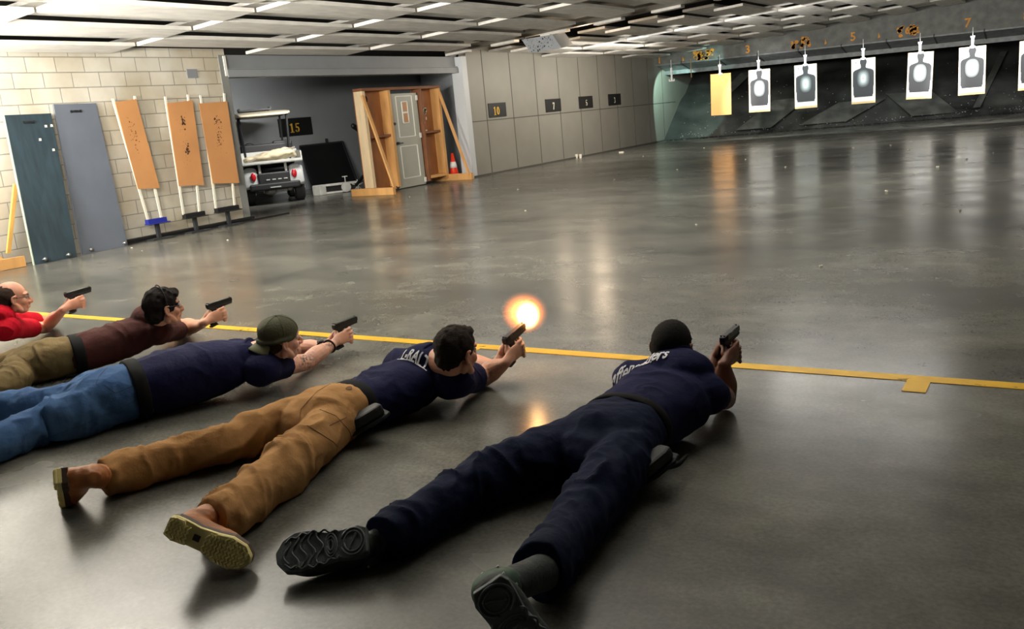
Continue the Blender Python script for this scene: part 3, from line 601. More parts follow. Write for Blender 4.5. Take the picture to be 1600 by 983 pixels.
# --- litter: cups, wad, casings
for k, (px, py) in enumerate(((901,244),(907,244))):
    c = P(px, py+3); mb = MB(); mb.loft([c+[0,0,.0],c+[0,0,.11]], [.035,.045], n=14, sub=1, round_=False)
    tag(mb.build('paper_cup', WHT, smooth=False), ('left' if k == 0 else 'right')+' one of two small white cups on the floor by the taupe wall', 'cup')
c = P(971,239); mb = MB(); mb.box(c+[0,0,.02], (.14,.06,.04)); tag(mb.build('paper_scrap', WHT), 'small white scrap on the floor near the taupe wall corner', 'scrap')
BR = mat('pale_casing', (196,190,170), .4)
for k, (px, py) in enumerate([(1283,417),(821,330),(1088,352),(1005,245),(1100,232),(1165,250),(1420,235),(1510,250),(1552,240),(1465,262),(1228,262),(1333,232),(728,268),(810,297),(1392,228),(206,388),(222,393),(356,376),(450,250+60),(640,308),(1058,266),(960,282),(1385,300),(1500,330)]):
    c = P(px, py); L_ = .026 if py > 300 else .042; a = rng.uniform(0, PI)
    if k: o = casing.copy(); COL.objects.link(o)
    else:
        mb = MB(); mb.cyl((-.5,0,0),(.5,0,0),.28,n=10); mb.cyl((-.5,0,0),(-.44,0,0),.32,n=10); o = casing = mb.build('cartridge_casing', BR)
    o.location = (c[0], c[1], .32*L_); o.rotation_euler = (0,0,a); o.scale = (L_,)*3
    tag(o, 'spent cartridge casing lying on the grey concrete floor', 'casing', 'spent casings on the floor')
mb = MB()
for k in range(420):
    x = rng.uniform(-11.5, 1); t_ = abs(rng.normal(0, .28)); 
    if t_ > .7: continue
    if k % 3 == 0: t_ = rng.uniform(0,.03)
    p = bermpt(x, t_)+[0, -.04, -.02]; s = rng.uniform(.006,.02); mb.ell(p, (s, s, s*.7), n=5, m=3)
tag(mb.build('debris', mat('debris_pale', (150,154,154), .6)), 'pale bullet fragments scattered over the rubber trap', 'debris', kind='stuff')
mb = MB()
for k in range(500):
    x = rng.uniform(-11.8, 3); a = G0+(G1-G0)*(x+12)/17.0; s = rng.uniform(.015,.04); mb.ell((x, a[1]+rng.normal(-.02,.06), .01), (s*1.6, s, s), n=6, m=4)
tag(mb.build('rubber_crumb', mat('crumb', (26,26,25), .9)), 'black rubber crumbs heaped along the foot of the trap', 'rubber crumbs', kind='stuff')
# ================================================================ LIGHTS
def area(name, loc, rot, sx, sy, e, col=(1,.96,.88), spread=PI):
    l = bpy.data.lights.new(name, 'AREA'); l.shape = 'RECTANGLE'; l.size = sx; l.size_y = sy; l.energy = e; l.color = col; l.spread = spread
    o = bpy.data.objects.new(name, l); COL.objects.link(o); o.location = loc; o.rotation_euler = rot; return o
def spot(name, loc, tgt, e, ang, blend=.5, col=(1,1,1), r=.04):
    l = bpy.data.lights.new(name, 'SPOT'); l.energy = e; l.spot_size = math.radians(ang); l.spot_blend = blend; l.color = col; l.shadow_soft_size = r
    o = bpy.data.objects.new(name, l); COL.objects.link(o); o.location = loc; o.rotation_euler = (Vector(tgt)-Vector(loc)).to_track_quat('-Z', 'Y').to_euler(); return o
def point(name, loc, e, col=(1,1,1), r=.1):
    l = bpy.data.lights.new(name, 'POINT'); l.energy = e; l.color = col; l.shadow_soft_size = r
    o = bpy.data.objects.new(name, l); COL.objects.link(o); o.location = loc; return o
# ================================================================ PEOPLE
def rotm(yaw, pitch, roll):
    """columns right, forward, up; yaw turns forward from +Y towards +X, pitch lifts the face, roll tips to the right"""
    R = Matrix.Rotation(-yaw, 3, 'Z')@Matrix.Rotation(pitch, 3, 'X')@Matrix.Rotation(roll, 3, 'Y')
    return np.array(R)
def part_xf(mb, R, t, s=1.0):
    V = np.array(mb.v)*s@np.array(R).T+np.array(t); mb.v = [tuple(p) for p in V]; return mb
S = 1.06
SB = 1.02
def head_mb(face=1.0):
    m = MB()
    m.ell((0,-.012,.030), (.076,.097,.088), n=28, m=18); m.ell((0,.028,-.028), (.062,.063,.082), n=24, m=16); m.ell((0,.046,-.088), (.040,.042,.028))
    m.loft([(0,.083,.020),(0,.100,-.008),(0,.114,-.034),(0,.096,-.042)], [.008,.009,.014,.012], n=10)
    for s in (-1, 1): m.ell((s*.013,.098,-.036), (.009,.011,.008), n=10, m=8); m.ell((s*.042,.058,-.030), (.024,.024,.026)); m.loft([(s*.006,.091,.024),(s*.03,.086,.030),(s*.05,.070,.026)], .0085, n=8)
    m.loft([(-.024,.083,-.066),(0,.097,-.061),(.024,.083,-.066)], [.005,.0075,.005], n=8); m.loft([(-.022,.082,-.076),(0,.095,-.074),(.022,.082,-.076)], [.005,.008,.005], n=8)
    for s in (-1, 1): m.loft([(s*.060,-.01,-.07),(s*.066,.0,-.045),(s*.062,.03,-.08)], .018, n=10)
    return m
def ear_mb():
    m = MB()
    for s in (-1, 1):
        m.loft([(s*.080,.006,-.038),(s*.086,-.010,-.030),(s*.092,-.022,-.002),(s*.091,-.014,.022),(s*.084,.006,.020)], [.007,.006,.006,.006,.006], n=8)
        m.ell((s*.080,-.005,-.006), (.008,.015,.024), n=12, m=8); m.ell((s*.081,.004,-.036), (.006,.008,.010), n=8, m=6)
    return m
def hands_mb():
    """two hands closed round a pistol grip; grip axis z, muzzle +y"""
    R_, L_ = MB(), MB(); f = .0098
    # right palm, heel and web
    R_.loft([(.020,-.085,-.058),(.026,-.050,-.050),(.034,-.015,-.046),(.034,.018,-.046)], [.020,.018,.015,.013], [.024,.036,.040,.036], n=16, up=(0,0,1))
    R_.loft([(.006,-.048,-.030),(.002,-.036,-.014),(-.012,-.018,-.006),(-.021,.012,-.005),(-.022,.040,-.004)], [.017,.013,.012,.0105,.009], n=10)
    for k, z in enumerate((-.034,-.055,-.075)):
        l = (0, .002, -.004)[k]
        R_.loft([(.034,.012,z),(.038,.034,z),(.022,.050+l,z-.001),(-.002,.054+l,z-.002),(-.022,.044,z-.002),(-.026,.022,z-.002)], [f+.002,f+.001,f,f,f*.95,f*.9], n=10)
    R_.loft([(.032,.006,-.013),(.035,.032,-.010),(.025,.058,-.009),(.006,.068,-.010)], [f+.001,f+.0005,f*.95,f*.85], n=10)
    # left palm wraps over the fingers
    L_.loft([(-.046,-.078,-.082),(-.046,-.045,-.070),(-.044,-.008,-.060),(-.038,.028,-.056)], [.020,.017,.015,.014], [.024,.032,.036,.036], n=16, up=(0,0,1))
    L_.loft([(-.042,-.040,-.045),(-.038,-.016,-.024),(-.034,.022,-.008),(-.031,.052,-.004)], [.016,.013,.011,.0095], n=10)
    for k, z in enumerate((-.030,-.050,-.070,-.089)):
        l = (.004, .006, .002, -.006)[k]
        L_.loft([(-.040,.030,z),(-.034,.056,z),(-.012,.072+l,z),(.016,.068+l,z),(.038,.050+l*.5,z-.001),(.046,.030,z-.002)], [f+.002,f+.001,f+.0005,f,f*.95,f*.88], n=10)
    return R_, L_
PISTOLS = {}
GUNM = mat('gun_black', (22,22,23), .38, spec=.6); GUNF = mat('gun_polymer', (30,30,31), .6)
def pistol(label, R, t, open_slide=0.0):
    g = thing('pistol', label, 'pistol', t, 0, 'black pistols aimed down range')
    def b(name, mb, m, par=g, **k): return part_xf(mb, R, t, S).build(name, m, par, **k)
    mb = MB(); o = -open_slide
    mb.prism([(0,-.052+o,.014),(0,-.052+o,.036),(0,-.046+o,.041),(0,.142+o,.041),(0,.150+o,.034),(0,.150+o,.014)], (-.0128,0,0), (.0128,0,0)); sl = b('slide', mb, GUNM, bevel=.0025)
    mb = MB()
    for s in (-1, 1):
        for k in range(6): mb.box((s*.0132,-.045+k*.0065+o,.027), (.0012,.003,.022))
    b('serrations', mb, GUNF, sl)
    mb = MB(); mb.box((.0122,.040+o,.034), (.004,.034,.013)); b('ejection_port', mb, mat('port_steel', (74,74,76), .3, metal=1), sl)
    mb = MB(); mb.box((-.007,-.042+o,.0435), (.006,.008,.006)); mb.box((.007,-.042+o,.0435), (.006,.008,.006)); b('rear_sight', mb, GUNM, sl)
    mb = MB(); mb.box((0,.138+o,.0435), (.004,.007,.006)); b('front_sight', mb, GUNM, sl)
    mb = MB(); mb.cyl((0,.12,.028), (0,.1515,.028), .0078); b('barrel', mb, mat('barrel_steel', (90,90,92), .3, metal=1))
    mb = MB(); mb.prism([(0,-.050,.014),(0,.145,.014),(0,.145,.0),(0,.075,-.004),(0,.030,-.004),(0,-.045,.004)], (-.0125,0,0), (.0125,0,0)); fr = b('frame', mb, GUNF, bevel=.002)
    mb = MB(); mb.loft([(0,.030,-.006),(0,.035,-.028),(0,.055,-.035),(0,.074,-.026),(0,.078,-.004)], .004, n=8); b('trigger_guard', mb, GUNF)
    mb = MB(); mb.loft([(0,.058,-.003),(0,.054,-.012),(0,.058,-.022)], .003, n=6); b('trigger', mb, GUNM)
    mb = MB(); mb.loft([(0,-.008,.0),(0,-.010,-.03),(0,-.018,-.07),(0,-.024,-.105)], [.0145]*4, [.026,.024,.024,.026], up=(0,1,0), n=16, power=3, round_=False); b('grip', mb, GUNF)
    mb = MB(); mb.box((0,-.025,-.108), (.026,.052,.010), np.array(Matrix.Rotation(.12,3,'X'))); b('magazine_base', mb, GUNM)
    return g
def fold(me, specs, base=0.0, seed=0, bscale=14):
    v = getv(me); n = getn(me); d = np.zeros(len(v))
    if base: d += (vnoise(v*bscale, seed)-.5)*base+(vnoise(v*bscale*2.3, seed+3)-.5)*base*.5
    wp = (vnoise(v*6.0, seed+1)-.5)*2.4; wq = (vnoise(v*9.0, seed+2)-.5)*1.6
    for k, (c, rad, dr, freq, amp) in enumerate(specs):
        c = np.array(c, float); dr = np.array(dr, float); dr /= np.linalg.norm(dr); freq = freq*.62
        s = (v-c)@dr; q = v-c; perp = q-s[:, None]*dr
        w = np.exp(-((np.linalg.norm(q, axis=1)/rad)**2))
        nn = vnoise(np.column_stack([s*freq+perp[:, 2]*freq*.5+perp[:, 0]*freq*(.55 if k % 2 else -.55)+wp, perp[:, 0]*freq*.30+5+wq, perp[:, 2]*freq*.3+perp[:, 1]*freq*.3+k]), seed+7)
        d += w*amp*.85*((1-np.abs(2*nn-1))**3-.25)
    v = v+n*d[:, None]; v[:, 2] = np.maximum(v[:, 2], .004); setv(me, v)
def clampz(me, z=.003): 
    v = getv(me); v[:, 2] = np.maximum(v[:, 2], z); setv(me, v)
def cloth_mat(name, c, rough=.85, weave=0, c2=None, var=.08):
    m = mat(name, c, rough, var, 3.5, .35, 45, c2=c2, spec=.12); return m
def skin_mat(name, c, ink=True):
    m = mat(name, c, .5, .07, 14, .12, 120, spec=.4); nt = m.node_tree; N = nt.nodes; L = nt.links; b = N['Principled BSDF']
    b.inputs['Subsurface Weight'].default_value = .08; b.inputs['Subsurface Radius'].default_value = (.02,.008,.004); b.inputs['Subsurface Scale'].default_value = .3
    src = b.inputs['Base Color'].links[0].from_socket; at = N.new('ShaderNodeAttribute'); at.attribute_name = 'ink'
    x = N.new('ShaderNodeMix'); x.data_type = 'RGBA'; L.new(at.outputs['Fac'], x.inputs[0]); L.new(src, x.inputs[6]); x.inputs[7].default_value = lin((62,62,66)); L.new(x.outputs[2], b.inputs['Base Color'])
    return m
def bvh_of(objs):
    V = []; F = []; o = 0
    for ob in objs:
        me = ob.data; v = getv(me)
        V += [tuple(p) for p in v]; F += [tuple(i+o for i in p.vertices) for p in me.polygons]; o += len(v)
    return BVHTree.FromPolygons(V, F)
def drape(bvh, pts, off=.003, d=(0,0,-1), start=.9):
    out = []
    for p in pts:
        o = Vector(p)-Vector(d)*start; h = bvh.ray_cast(o, Vector(d))
        if h[0] is not None: out.append(np.array(h[0])+np.array(h[1])*off)
    return out
def cast_px(bvh, px, py):
    d = Vector(RW@_ray(px, py)).normalized(); return bvh.ray_cast(Vector((0,0,CAMH)), d)
def tubes(mb, pts, r, n=6): 
    if len(pts) > 1: mb.loft(pts, r, n=n, sub=2)
SOLE = [(0,-.030),(.0,.030),(.03,.040),(.08,.036),(.13,.036),(.18,.050),(.23,.052),(.27,.036),(.292,.008),(.288,-.018),(.26,-.042),(.21,-.050),(.16,-.040),(.10,-.034),(.05,-.038),(.02,-.038)]
def frame_foot(toe_dir, sole_n):
    t = np.array(toe_dir, float); t /= np.linalg.norm(t); n = np.array(sole_n, float); n -= n.dot(t)*t; n /= np.linalg.norm(n); w = np.cross(-n, t)
    return np.array([t, w, -n]).T   # columns toe, side, up(into the foot)
def boot(par, R, heel, kind, anke, vox=.007):
    wd = 1.32 if kind == 'dark' else 1.0
    """heel = world point of the sole's heel end; anke = world point of the ankle/shin the shaft runs to"""
    heel = np.array(heel, float)
    def W(p): return heel+SB*(R@(np.array(p, float)*[1, wd, 1]))
    mats = dict(tan=(mat('boot_leather_tan', (170,104,52), .55, .2, 9, .3, 60), mat('boot_sole_cream', (240,224,150), .6, .12, 12), mat('boot_welt_brown', (70,52,36), .55, .1, 8)),
                dark=(mat('trainer_dark', (54,60,60), .7, .2, 16, .3, 80, c2=(36,42,40)), mat('trainer_sole', (84,90,92), .55, .18, 9, .2, 60), mat('trainer_camo', (26,66,46), .6, .3, 30, c2=(70,96,74))))[kind]
    mb = MB()
    mb.loft([W((.035,0,.045)),W((.08,0,.060)),(W((.14,0,.052))),W((.20,0,.042)),W((.262,0,.034))], np.array([.040,.043,.044,.050,.036])*SB*wd, np.array([.046,.058,.050,.036,.024])*SB, up=R[:, 2], n=20)
    sh = [W((.055,0,.07)), W((.05,0,.115)), np.array(anke, float)]
    mb.loft(sh, [.046*SB,.045*SB,.052*SB], n=20, up=R[:, 0])
    me = remesh(mb, vox, 5); fold(me, [(W((.05,0,.12)), .07, sh[2]-sh[1], 45, .012), (W((.15,0,.08)), .05, R[:, 0], 45, .008)], .003, 5)
    up_ = link('boot' if kind == 'tan' else 'trainer', me, mats[0] if kind == 'tan' else mats[0], par, smooth=True)
    # sole slab
    mb = MB(); th = .020 if kind == 'tan' else .028
    pts = SOLE
    P_ = []
    m2 = MB(); m2.prism([W((a, b*1.02, -.002)) for a, b in pts], (0,0,0), R[:, 2]*th*SB)
    if kind == 'tan': 
        m2.prism([W((a, b*.99, -.012)) for a, b in SOLE if a <= .08]+[], (0,0,0), R[:, 2]*.012*SB)
        m2.prism([W((a, b*.99, -.007)) for a, b in SOLE if a >= .125], (0,0,0), R[:, 2]*.010*SB)
    so = m2.build('sole', mats[1], up_, bevel=.004)
    tr = MB()
    def inside(a, b, mrg=.0):
        n = len(SOLE); c = False; j = n-1
        for i in range(n):
            xi, yi = SOLE[i]; xj, yj = SOLE[j]; yi *= 1-mrg; yj *= 1-mrg
            if (yi > b) != (yj > b) and a < (xj-xi)*(b-yi)/(yj-yi)+xi: c = not c
            j = i
        return c
    if kind == 'tan':
        w = MB(); w.prism([W((a, b*1.05, .010)) for a, b in pts], (0,0,0), R[:, 2]*.026*SB); w.build('welt', mats[2], up_, bevel=.003)
        for i, a in enumerate(np.arange(.010, .285, .0125)):
            if .078 < a < .128: continue
            bs = np.arange(-.05, .051, .0085); row = []
            for k, b in enumerate(bs):
                if inside(a+(.003 if k % 2 else -.003), b, .12): row.append(W((a+(.0035 if k % 2 else -.0035), b, -.013 if a < .08 else -.009)))
            if len(row) > 1: tr.loft(row, .0034*SB, n=6, sub=1)
        m3 = MB(); m3.box(W((.103, 0, -.004)), np.array((.022,.020,.004))*SB, R); m3.build('shank_badge', mats[2], up_)
    else:
        def crv(f, a0, a1, n=18): 
            r = [f(t) for t in np.linspace(a0, a1, n)]; tr.loft([W((x, y, -.004)) for x, y in r], .0036*SB, n=6, sub=1)
        for rr in (.036,.027): crv(lambda t: (.045+rr*1.05*math.cos(t), rr*math.sin(t)*.95), .4 if rr > .03 else 0, 2*PI-.4 if rr > .03 else 2*PI)
        crv(lambda t: (.045+.012*math.cos(t*3)*.8, -.018+.036*t), 0, 1)
        for rr in (.030,.022,.013): crv(lambda t: (.115+rr*.62*math.cos(t), rr*math.sin(t)), 0, 2*PI)
        for k in range(5): crv(lambda t, k=k: (.150+.026*k+.011*math.sin(t*9+k), -.044+.088*t), .06 if k < 4 else .2, .94 if k < 4 else .8)
        for s in (-1, 1): crv(lambda t, s=s: (.09+.17*t, s*(.031+.012*math.sin(t*PI)+.004*math.sin(t*30))), 0, 1, 30)
        col = MB(); cpt = W((.048,0,.118)); ax = np.array(anke)-cpt; ax /= np.linalg.norm(ax)
        col.loft([cpt-ax*.03, cpt, cpt+ax*.03], [.051*SB,.053*SB,.051*SB], n=20, up=R[:, 0], sub=2); col.build('ankle_collar', mats[2], up_, smooth=True)
        l = MB(); rr = .0535*SB; u = R[:, 0]; v_ = np.cross(ax, u); v_ /= np.linalg.norm(v_); u = np.cross(v_, ax)
        for k in range(9):
            a = 2*PI*k/9; q = cpt+ax*(.012 if k % 2 else -.012)+(u*math.cos(a)+v_*math.sin(a))*rr; l.box(q, (.006,.006,.014), R)
        l.build('stitch', mat('pale_stitch', (176,186,170), .5), up_)
    tr.build('tread', mats[1], so, smooth=True)
    return up_
def holster(par, c, R, s=1.0):
    """R columns: across the plate, out of the plate, up the plate"""
    m = mat('holster_black', (26,30,33), .6, .1, 6, spec=.25)
    c = np.array(c, float)
    def W(p): return c+R@(np.array(p)*s)
    out = [(-.05,.085),(.045,.095),(.062,.06),(.060,-.02),(.045,-.075),(.0,-.105),(-.045,-.09),(-.062,-.04),(-.062,.05)]
    mb = MB(); mb.prism([W((a, .0, b)) for a, b in out], (0,0,0), -R[:, 1]*.014*s); pl = mb.build('holster', m, par, bevel=.005)
    mb = MB(); mb.prism([W((a*.55+.018, -.014, b*.9-.005)) for a, b in out], (0,0,0), -R[:, 1]*.045*s); mb.build('pouch', GUNF, pl, bevel=.012)
    mb = MB()
    for a, b in ((-.03,.03),(.0,.045),(-.035,-.02),(.02,.0),(-.005,-.02)): mb.cyl(W((a,.001,b)), W((a,.004,b)), .004*s, n=10)
    mb.build('rivet', STEEL, pl)
    return W, pl
def shirt_print(d, bv, txt, cpx, width, height, across, **k):
    me = mesh_plane_text(txt, 1.0, **k); b = bmesh.new(); b.from_mesh(me); bmesh.ops.subdivide_edges(b, edges=b.edges, cuts=2, use_grid_fill=True); bmesh.ops.triangulate(b, faces=b.faces); b.to_mesh(me); b.free()
    v = getv(me); h = cast_px(bv, *cpx)[0]; c = np.array(h) if h is not None else P(*cpx, .26); x = np.array(across, float); x /= np.linalg.norm(x); y = np.array([-x[1], x[0], 0])
    v[:, 0] = (v[:, 0]-v[:, 0].min())/np.ptp(v[:, 0])-.5; q = c+v[:, :1]*width*x+v[:, 1:2]*height*y
    bad = []
    for i, p in enumerate(q):
        hh = bv.ray_cast(Vector((p[0], p[1], 1)), Vector((0,0,-1))); q[i] = np.array(hh[0])+np.array(hh[1])*.004 if hh[0] is not None else p
        if hh[0] is None or hh[0][2] < c[2]-.10: bad.append(i)
    setv(me, q); b = bmesh.new(); b.from_mesh(me); b.verts.ensure_lookup_table(); bmesh.ops.delete(b, geom=[b.verts[i] for i in bad], context='VERTS'); b.to_mesh(me); b.free()
    return link('print', me, mat('shirt_print', (226,226,232), .6), d['shirt'])
def person(cfg):
    cfg = dict(cfg); pts = {k: np.array(v, float) for k, v in cfg['pts'].items()}
    root = thing('person', cfg['label'], 'person', pts['pelvis']*[1,1,0], 0, None)
    vox = cfg.get('vox', .0045); sk = cfg['skin']
    HR = rotm(*cfg['headrot']); hc = pts['head']; hs = cfg.get('hs', S)
    GR, gt = cfg['gunR'], pts['gun']
    Rh, Lh = hands_mb(); wr = gt+S*(GR@np.array([.018,-.098,-.066])); wl = gt+S*(GR@np.array([-.046,-.092,-.092]))
    # ---- body
    body = MB(); bulk = cfg.get('bulk', 1.0)
    h = part_xf(head_mb(), HR, hc, hs); body.add(h.v, h.f)
    e = part_xf(ear_mb(), HR, hc, hs); body.add(e.v, e.f)
    neck0 = hc+hs*(HR@np.array([0,-.028,-.05])); nk = pts['neck']
    body.loft([neck0, (neck0*.5+nk*.5)+[0,0,.0], nk], [.058*S,.060*S*bulk,.050*S], n=20, up=(0,1,0))
    tor = cfg['torso']   # (point, halfwidth, halfheight)
    body.loft([t[0] for t in tor], [t[1]-.03 for t in tor], [t[2]-.03 for t in tor], n=28)
    for sd, w_, hnd in (('R', wr, Rh), ('L', wl, Lh)):
        sh, el = pts['sh'+sd], pts['el'+sd]; a = cfg.get('arm', 1.0)
        body.loft([sh*.6+nk*.4, sh, sh*.5+el*.5, el], [.048*S,.056*a*S,.052*a*S,.043*a*S], n=16, up=(0,0,1))
        fa = el*.62+w_*.38+[0,0,.006]
        body.loft([el, fa, el*.25+w_*.75, w_], [.042*a*S,.047*a*S,.036*a*S,.028*S], [.042*a*S,.045*a*S,.032*a*S,.025*S], n=16)
        hm = part_xf(hnd, GR, gt, S); body.add(hm.v, hm.f)
        body.loft([w_, gt+S*(GR@np.array([.024 if sd == 'R' else -.046,-.06,-.054 if sd == 'R' else -.074]))], [.028*S,.024*S], [.026*S,.028*S], n=12)
    for sd in 'RL':
        LL = cfg['leg'+sd]; LL = LL[:-3] if len(LL) > 4 else LL[:-1]
        body.loft([np.array(p) for p, r, q in LL]+[pts['an'+sd]*.35+np.array(LL[-1][0])*.65], [r*.55 for p, r, q in LL]+[.045], n=14)
    me = remesh(body, vox, 2, .35); clampz(me)
    v = getv(me); ink = np.zeros(len(v))
    for (c, r, dens) in cfg.get('ink', []):
        c = np.array(c); w = np.exp(-(np.linalg.norm(v-c, axis=1)/r)**2); n_ = vnoise(v*75, 9); ink = np.maximum(ink, np.clip((1-np.abs(2*n_-1)-.72)*5, 0, 1)*w*dens)
        n_ = vnoise(v*28, 4); ink = np.maximum(ink, np.clip((n_-.60)*6, 0, 1)*w*dens*.7)
    at = me.attributes.new('ink', 'FLOAT', 'POINT'); at.data.foreach_set('value', ink)
    link('body', me, sk, root, smooth=True)
    for s in (-1, 1):
        m = MB(); m.ell((s*.031,.078,.004), (.0125,.0125,.0125), n=14, m=10); part_xf(m, HR, hc, hs).build('eye', mat('eye_white', (206,198,188), .2), root, smooth=True)
    # ---- trousers
    tr = MB(); pv = cfg['pelvis']
    tr.loft([t[0] for t in pv], [t[1] for t in pv], [t[2] for t in pv], n=32, power=2.3)
    for sd in 'RL':
        L_ = cfg['leg'+sd]; P_ = [np.array(p, float) for p, r, q in L_]
        tr.loft(P_, [r for p, r, q in L_], [q for p, r, q in L_], n=24, round_=False)
    spec = []
    for sd in 'RL':
        L_ = cfg['leg'+sd]; d = np.array(L_[-1][0])-np.array(L_[0][0]); K = pts['kn'+sd]
        spec += [(K, .17, d, 20, .034), (K*.6+pts['hip'+sd]*.4, .16, d+[.2,0,0], 15, .024), (pts['an'+sd]*.8+K*.2, .14, d, 22, .026)]
    spec = [(c_, r_, d_, f_, a_*cfg.get('fold', 1.0)) for c_, r_, d_, f_, a_ in spec]
    spec += [(pts['pelvis']+cfg.get('crotch', np.array([0,-.15,.08])), .13, (1,.3,0), 14, .02)]
    me = remesh(tr, .009, 3); fold(me, spec, .013, cfg['seed'])
    if cfg.get('crease'): cfg['crease'](me)
    trs = link('trousers', me, cfg['pmat'], root, smooth=True)
    # ---- shirt
    sh_ = MB(); tt = cfg['shirt']
    sh_.loft([t[0] for t in tt], [t[1] for t in tt], [t[2] for t in tt], n=36, power=2.25)
    for sd in 'RL':
        sh, el = pts['sh'+sd], pts['el'+sd]; a = cfg.get('sleeve', 1.0); f = cfg.get('slen', .62); d = (el-sh)/np.linalg.norm(el-sh); en = sh+(el-sh)*f
        sd0 = (sh*.55+nk*.45); sh_.ell(sh, (.100*a,.100*a,.090*a))
        sh_.loft([sd0, sh, sh*.5+en*.5, en], [.085*a,.088*a,.080*a,.080*a], [.070*a,.080*a,.076*a,.074*a], n=20, round_=False)
    sh_.loft([tt[-2][0], nk, nk*.72+neck0*.28], [.14,.095,.076*S*bulk], [.09,.085,.074*S*bulk], n=24, round_=False)
    sh_.ell(nk+[0,-.03,.0], (.135*bulk,.11,.088))
    for sd in 'RL': sh_.loft([nk+[0,-.02,-.02], pts['sh'+sd]], [.09,.09], [.082,.085], n=20)
    spec = [(nk*.5+pts['pelvis']*.5, .28, nk-pts['pelvis']+[.4,0,0], 12, .016), (tt[0][0]+np.array([0,.12,.05]), .16, nk-pts['pelvis'], 22, .016)]
    for sd in 'RL': spec += [(pts['sh'+sd], .14, pts['el'+sd]-pts['sh'+sd]+np.array([.1,0,.1]), 20, .018)]
    me = remesh(sh_, .008, 3); fold(me, spec, .007, cfg['seed']+20)
    sho = link('shirt', me, cfg['smat'], root, smooth=True)
    m = MB(); cdir = nk-neck0; cdir /= np.linalg.norm(cdir); cn = nk*.70+neck0*.30
    ux = np.cross(cdir, (0,0,1)); ux /= np.linalg.norm(ux); uz = np.cross(ux, cdir)
    m.loft([cn+.073*S*bulk*(ux*math.cos(a)+uz*math.sin(a))+cdir*.012*math.sin(a) for a in np.linspace(0, 2*PI, 25)], .009, n=8, sub=1, up=cdir); m.build('collar', cfg['smat'], sho, smooth=True)
    # ---- belt
    bc, bw, bh, bd = cfg['belt']; bd = np.array(bd, float); bd /= np.linalg.norm(bd); m = MB(); hw = cfg.get('beltw', .026)
    bc = np.array(bc, float)
    ring = []
    for rr, off in ((1.0, -hw), (1.035, -hw*.8), (1.035, hw*.8), (1.0, hw)): ring.append((bc+bd*off, bw*rr, bh*rr))
    m.loft([r[0] for r in ring], [r[1] for r in ring], [r[2] for r in ring], n=40, sub=1, round_=False, power=2.25)
    clm = m.build('belt', mat('belt_black', (17,17,19), .85, .15, 20, spec=.15), root, smooth=True); clampz(clm.data, .002)
    # ---- hair
    hm = MB(); kind = cfg['hair']
    if kind == 'buzz': hm.ell((0,-.010,.034), (.079,.101,.090), n=28, m=18); hm.ell((0,-.030,.005), (.0775,.078,.070), n=28, m=18); hm.ell((0,-.052,-.012), (.062,.054,.060), n=24, m=14); amp, fr = .0018, 200
    if kind == 'short': hm.ell((0,-.016,.036), (.084,.102,.092), n=28, m=18); hm.ell((0,-.050,-.015), (.068,.060,.062), n=24, m=14); hm.ell((0,.055,.090), (.05,.03,.022)); amp, fr = .010, 90
    if kind == 'full': hm.ell((0,-.014,.040), (.087,.106,.092), n=28, m=18); hm.ell((0,-.052,-.022), (.076,.064,.070), n=24, m=14); hm.ell((0,.070,.075), (.06,.035,.030)); amp, fr = .020, 75
    if kind == 'bald': hm.ell((0,-.030,.028), (.084,.086,.078), n=28, m=18); hm.ell((0,-.050,-.020), (.072,.060,.060), n=24, m=14); amp, fr = .008, 80
    if kind == 'cap': hm.ell((0,-.045,-.005), (.074,.066,.070), n=24, m=14); amp, fr = .004, 120
    part_xf(hm, HR, hc, hs); me = remesh(hm, .005, 2); v = getv(me); n_ = getn(me)
    q = (v-hc)@HR; v = v+n_*(((vnoise(np.column_stack([q[:,0]*fr*.9, q[:,1]*fr*.5, q[:,2]*fr*.5]), 2)-.5)*amp)[:, None]); setv(me, v)
    link('hair', me, mat('hair_'+kind, cfg['haircol'], .85, .35, 60, 1.0, 160, stretch=(1,1,3), spec=.2), root, smooth=True)
    # ---- pistol
    g = pistol(cfg['gunlabel'], GR, gt, cfg.get('slideopen', 0))
    return dict(root=root, trousers=trs, shirt=sho, HR=HR, hc=hc, hs=hs, wr=wr, wl=wl, GR=GR, gt=gt, body=me, belt=clm, pts=pts, gun=g)
def gunrot(yaw=0, pitch=0, roll=0): return rotm(yaw, pitch, roll)
def T(p, w, h): return (np.array(p, float), w, h)
NAVY = cloth_mat('navy_cotton', (27,29,62)); NAVY2 = cloth_mat('navy_cotton_deep', (24,25,56))
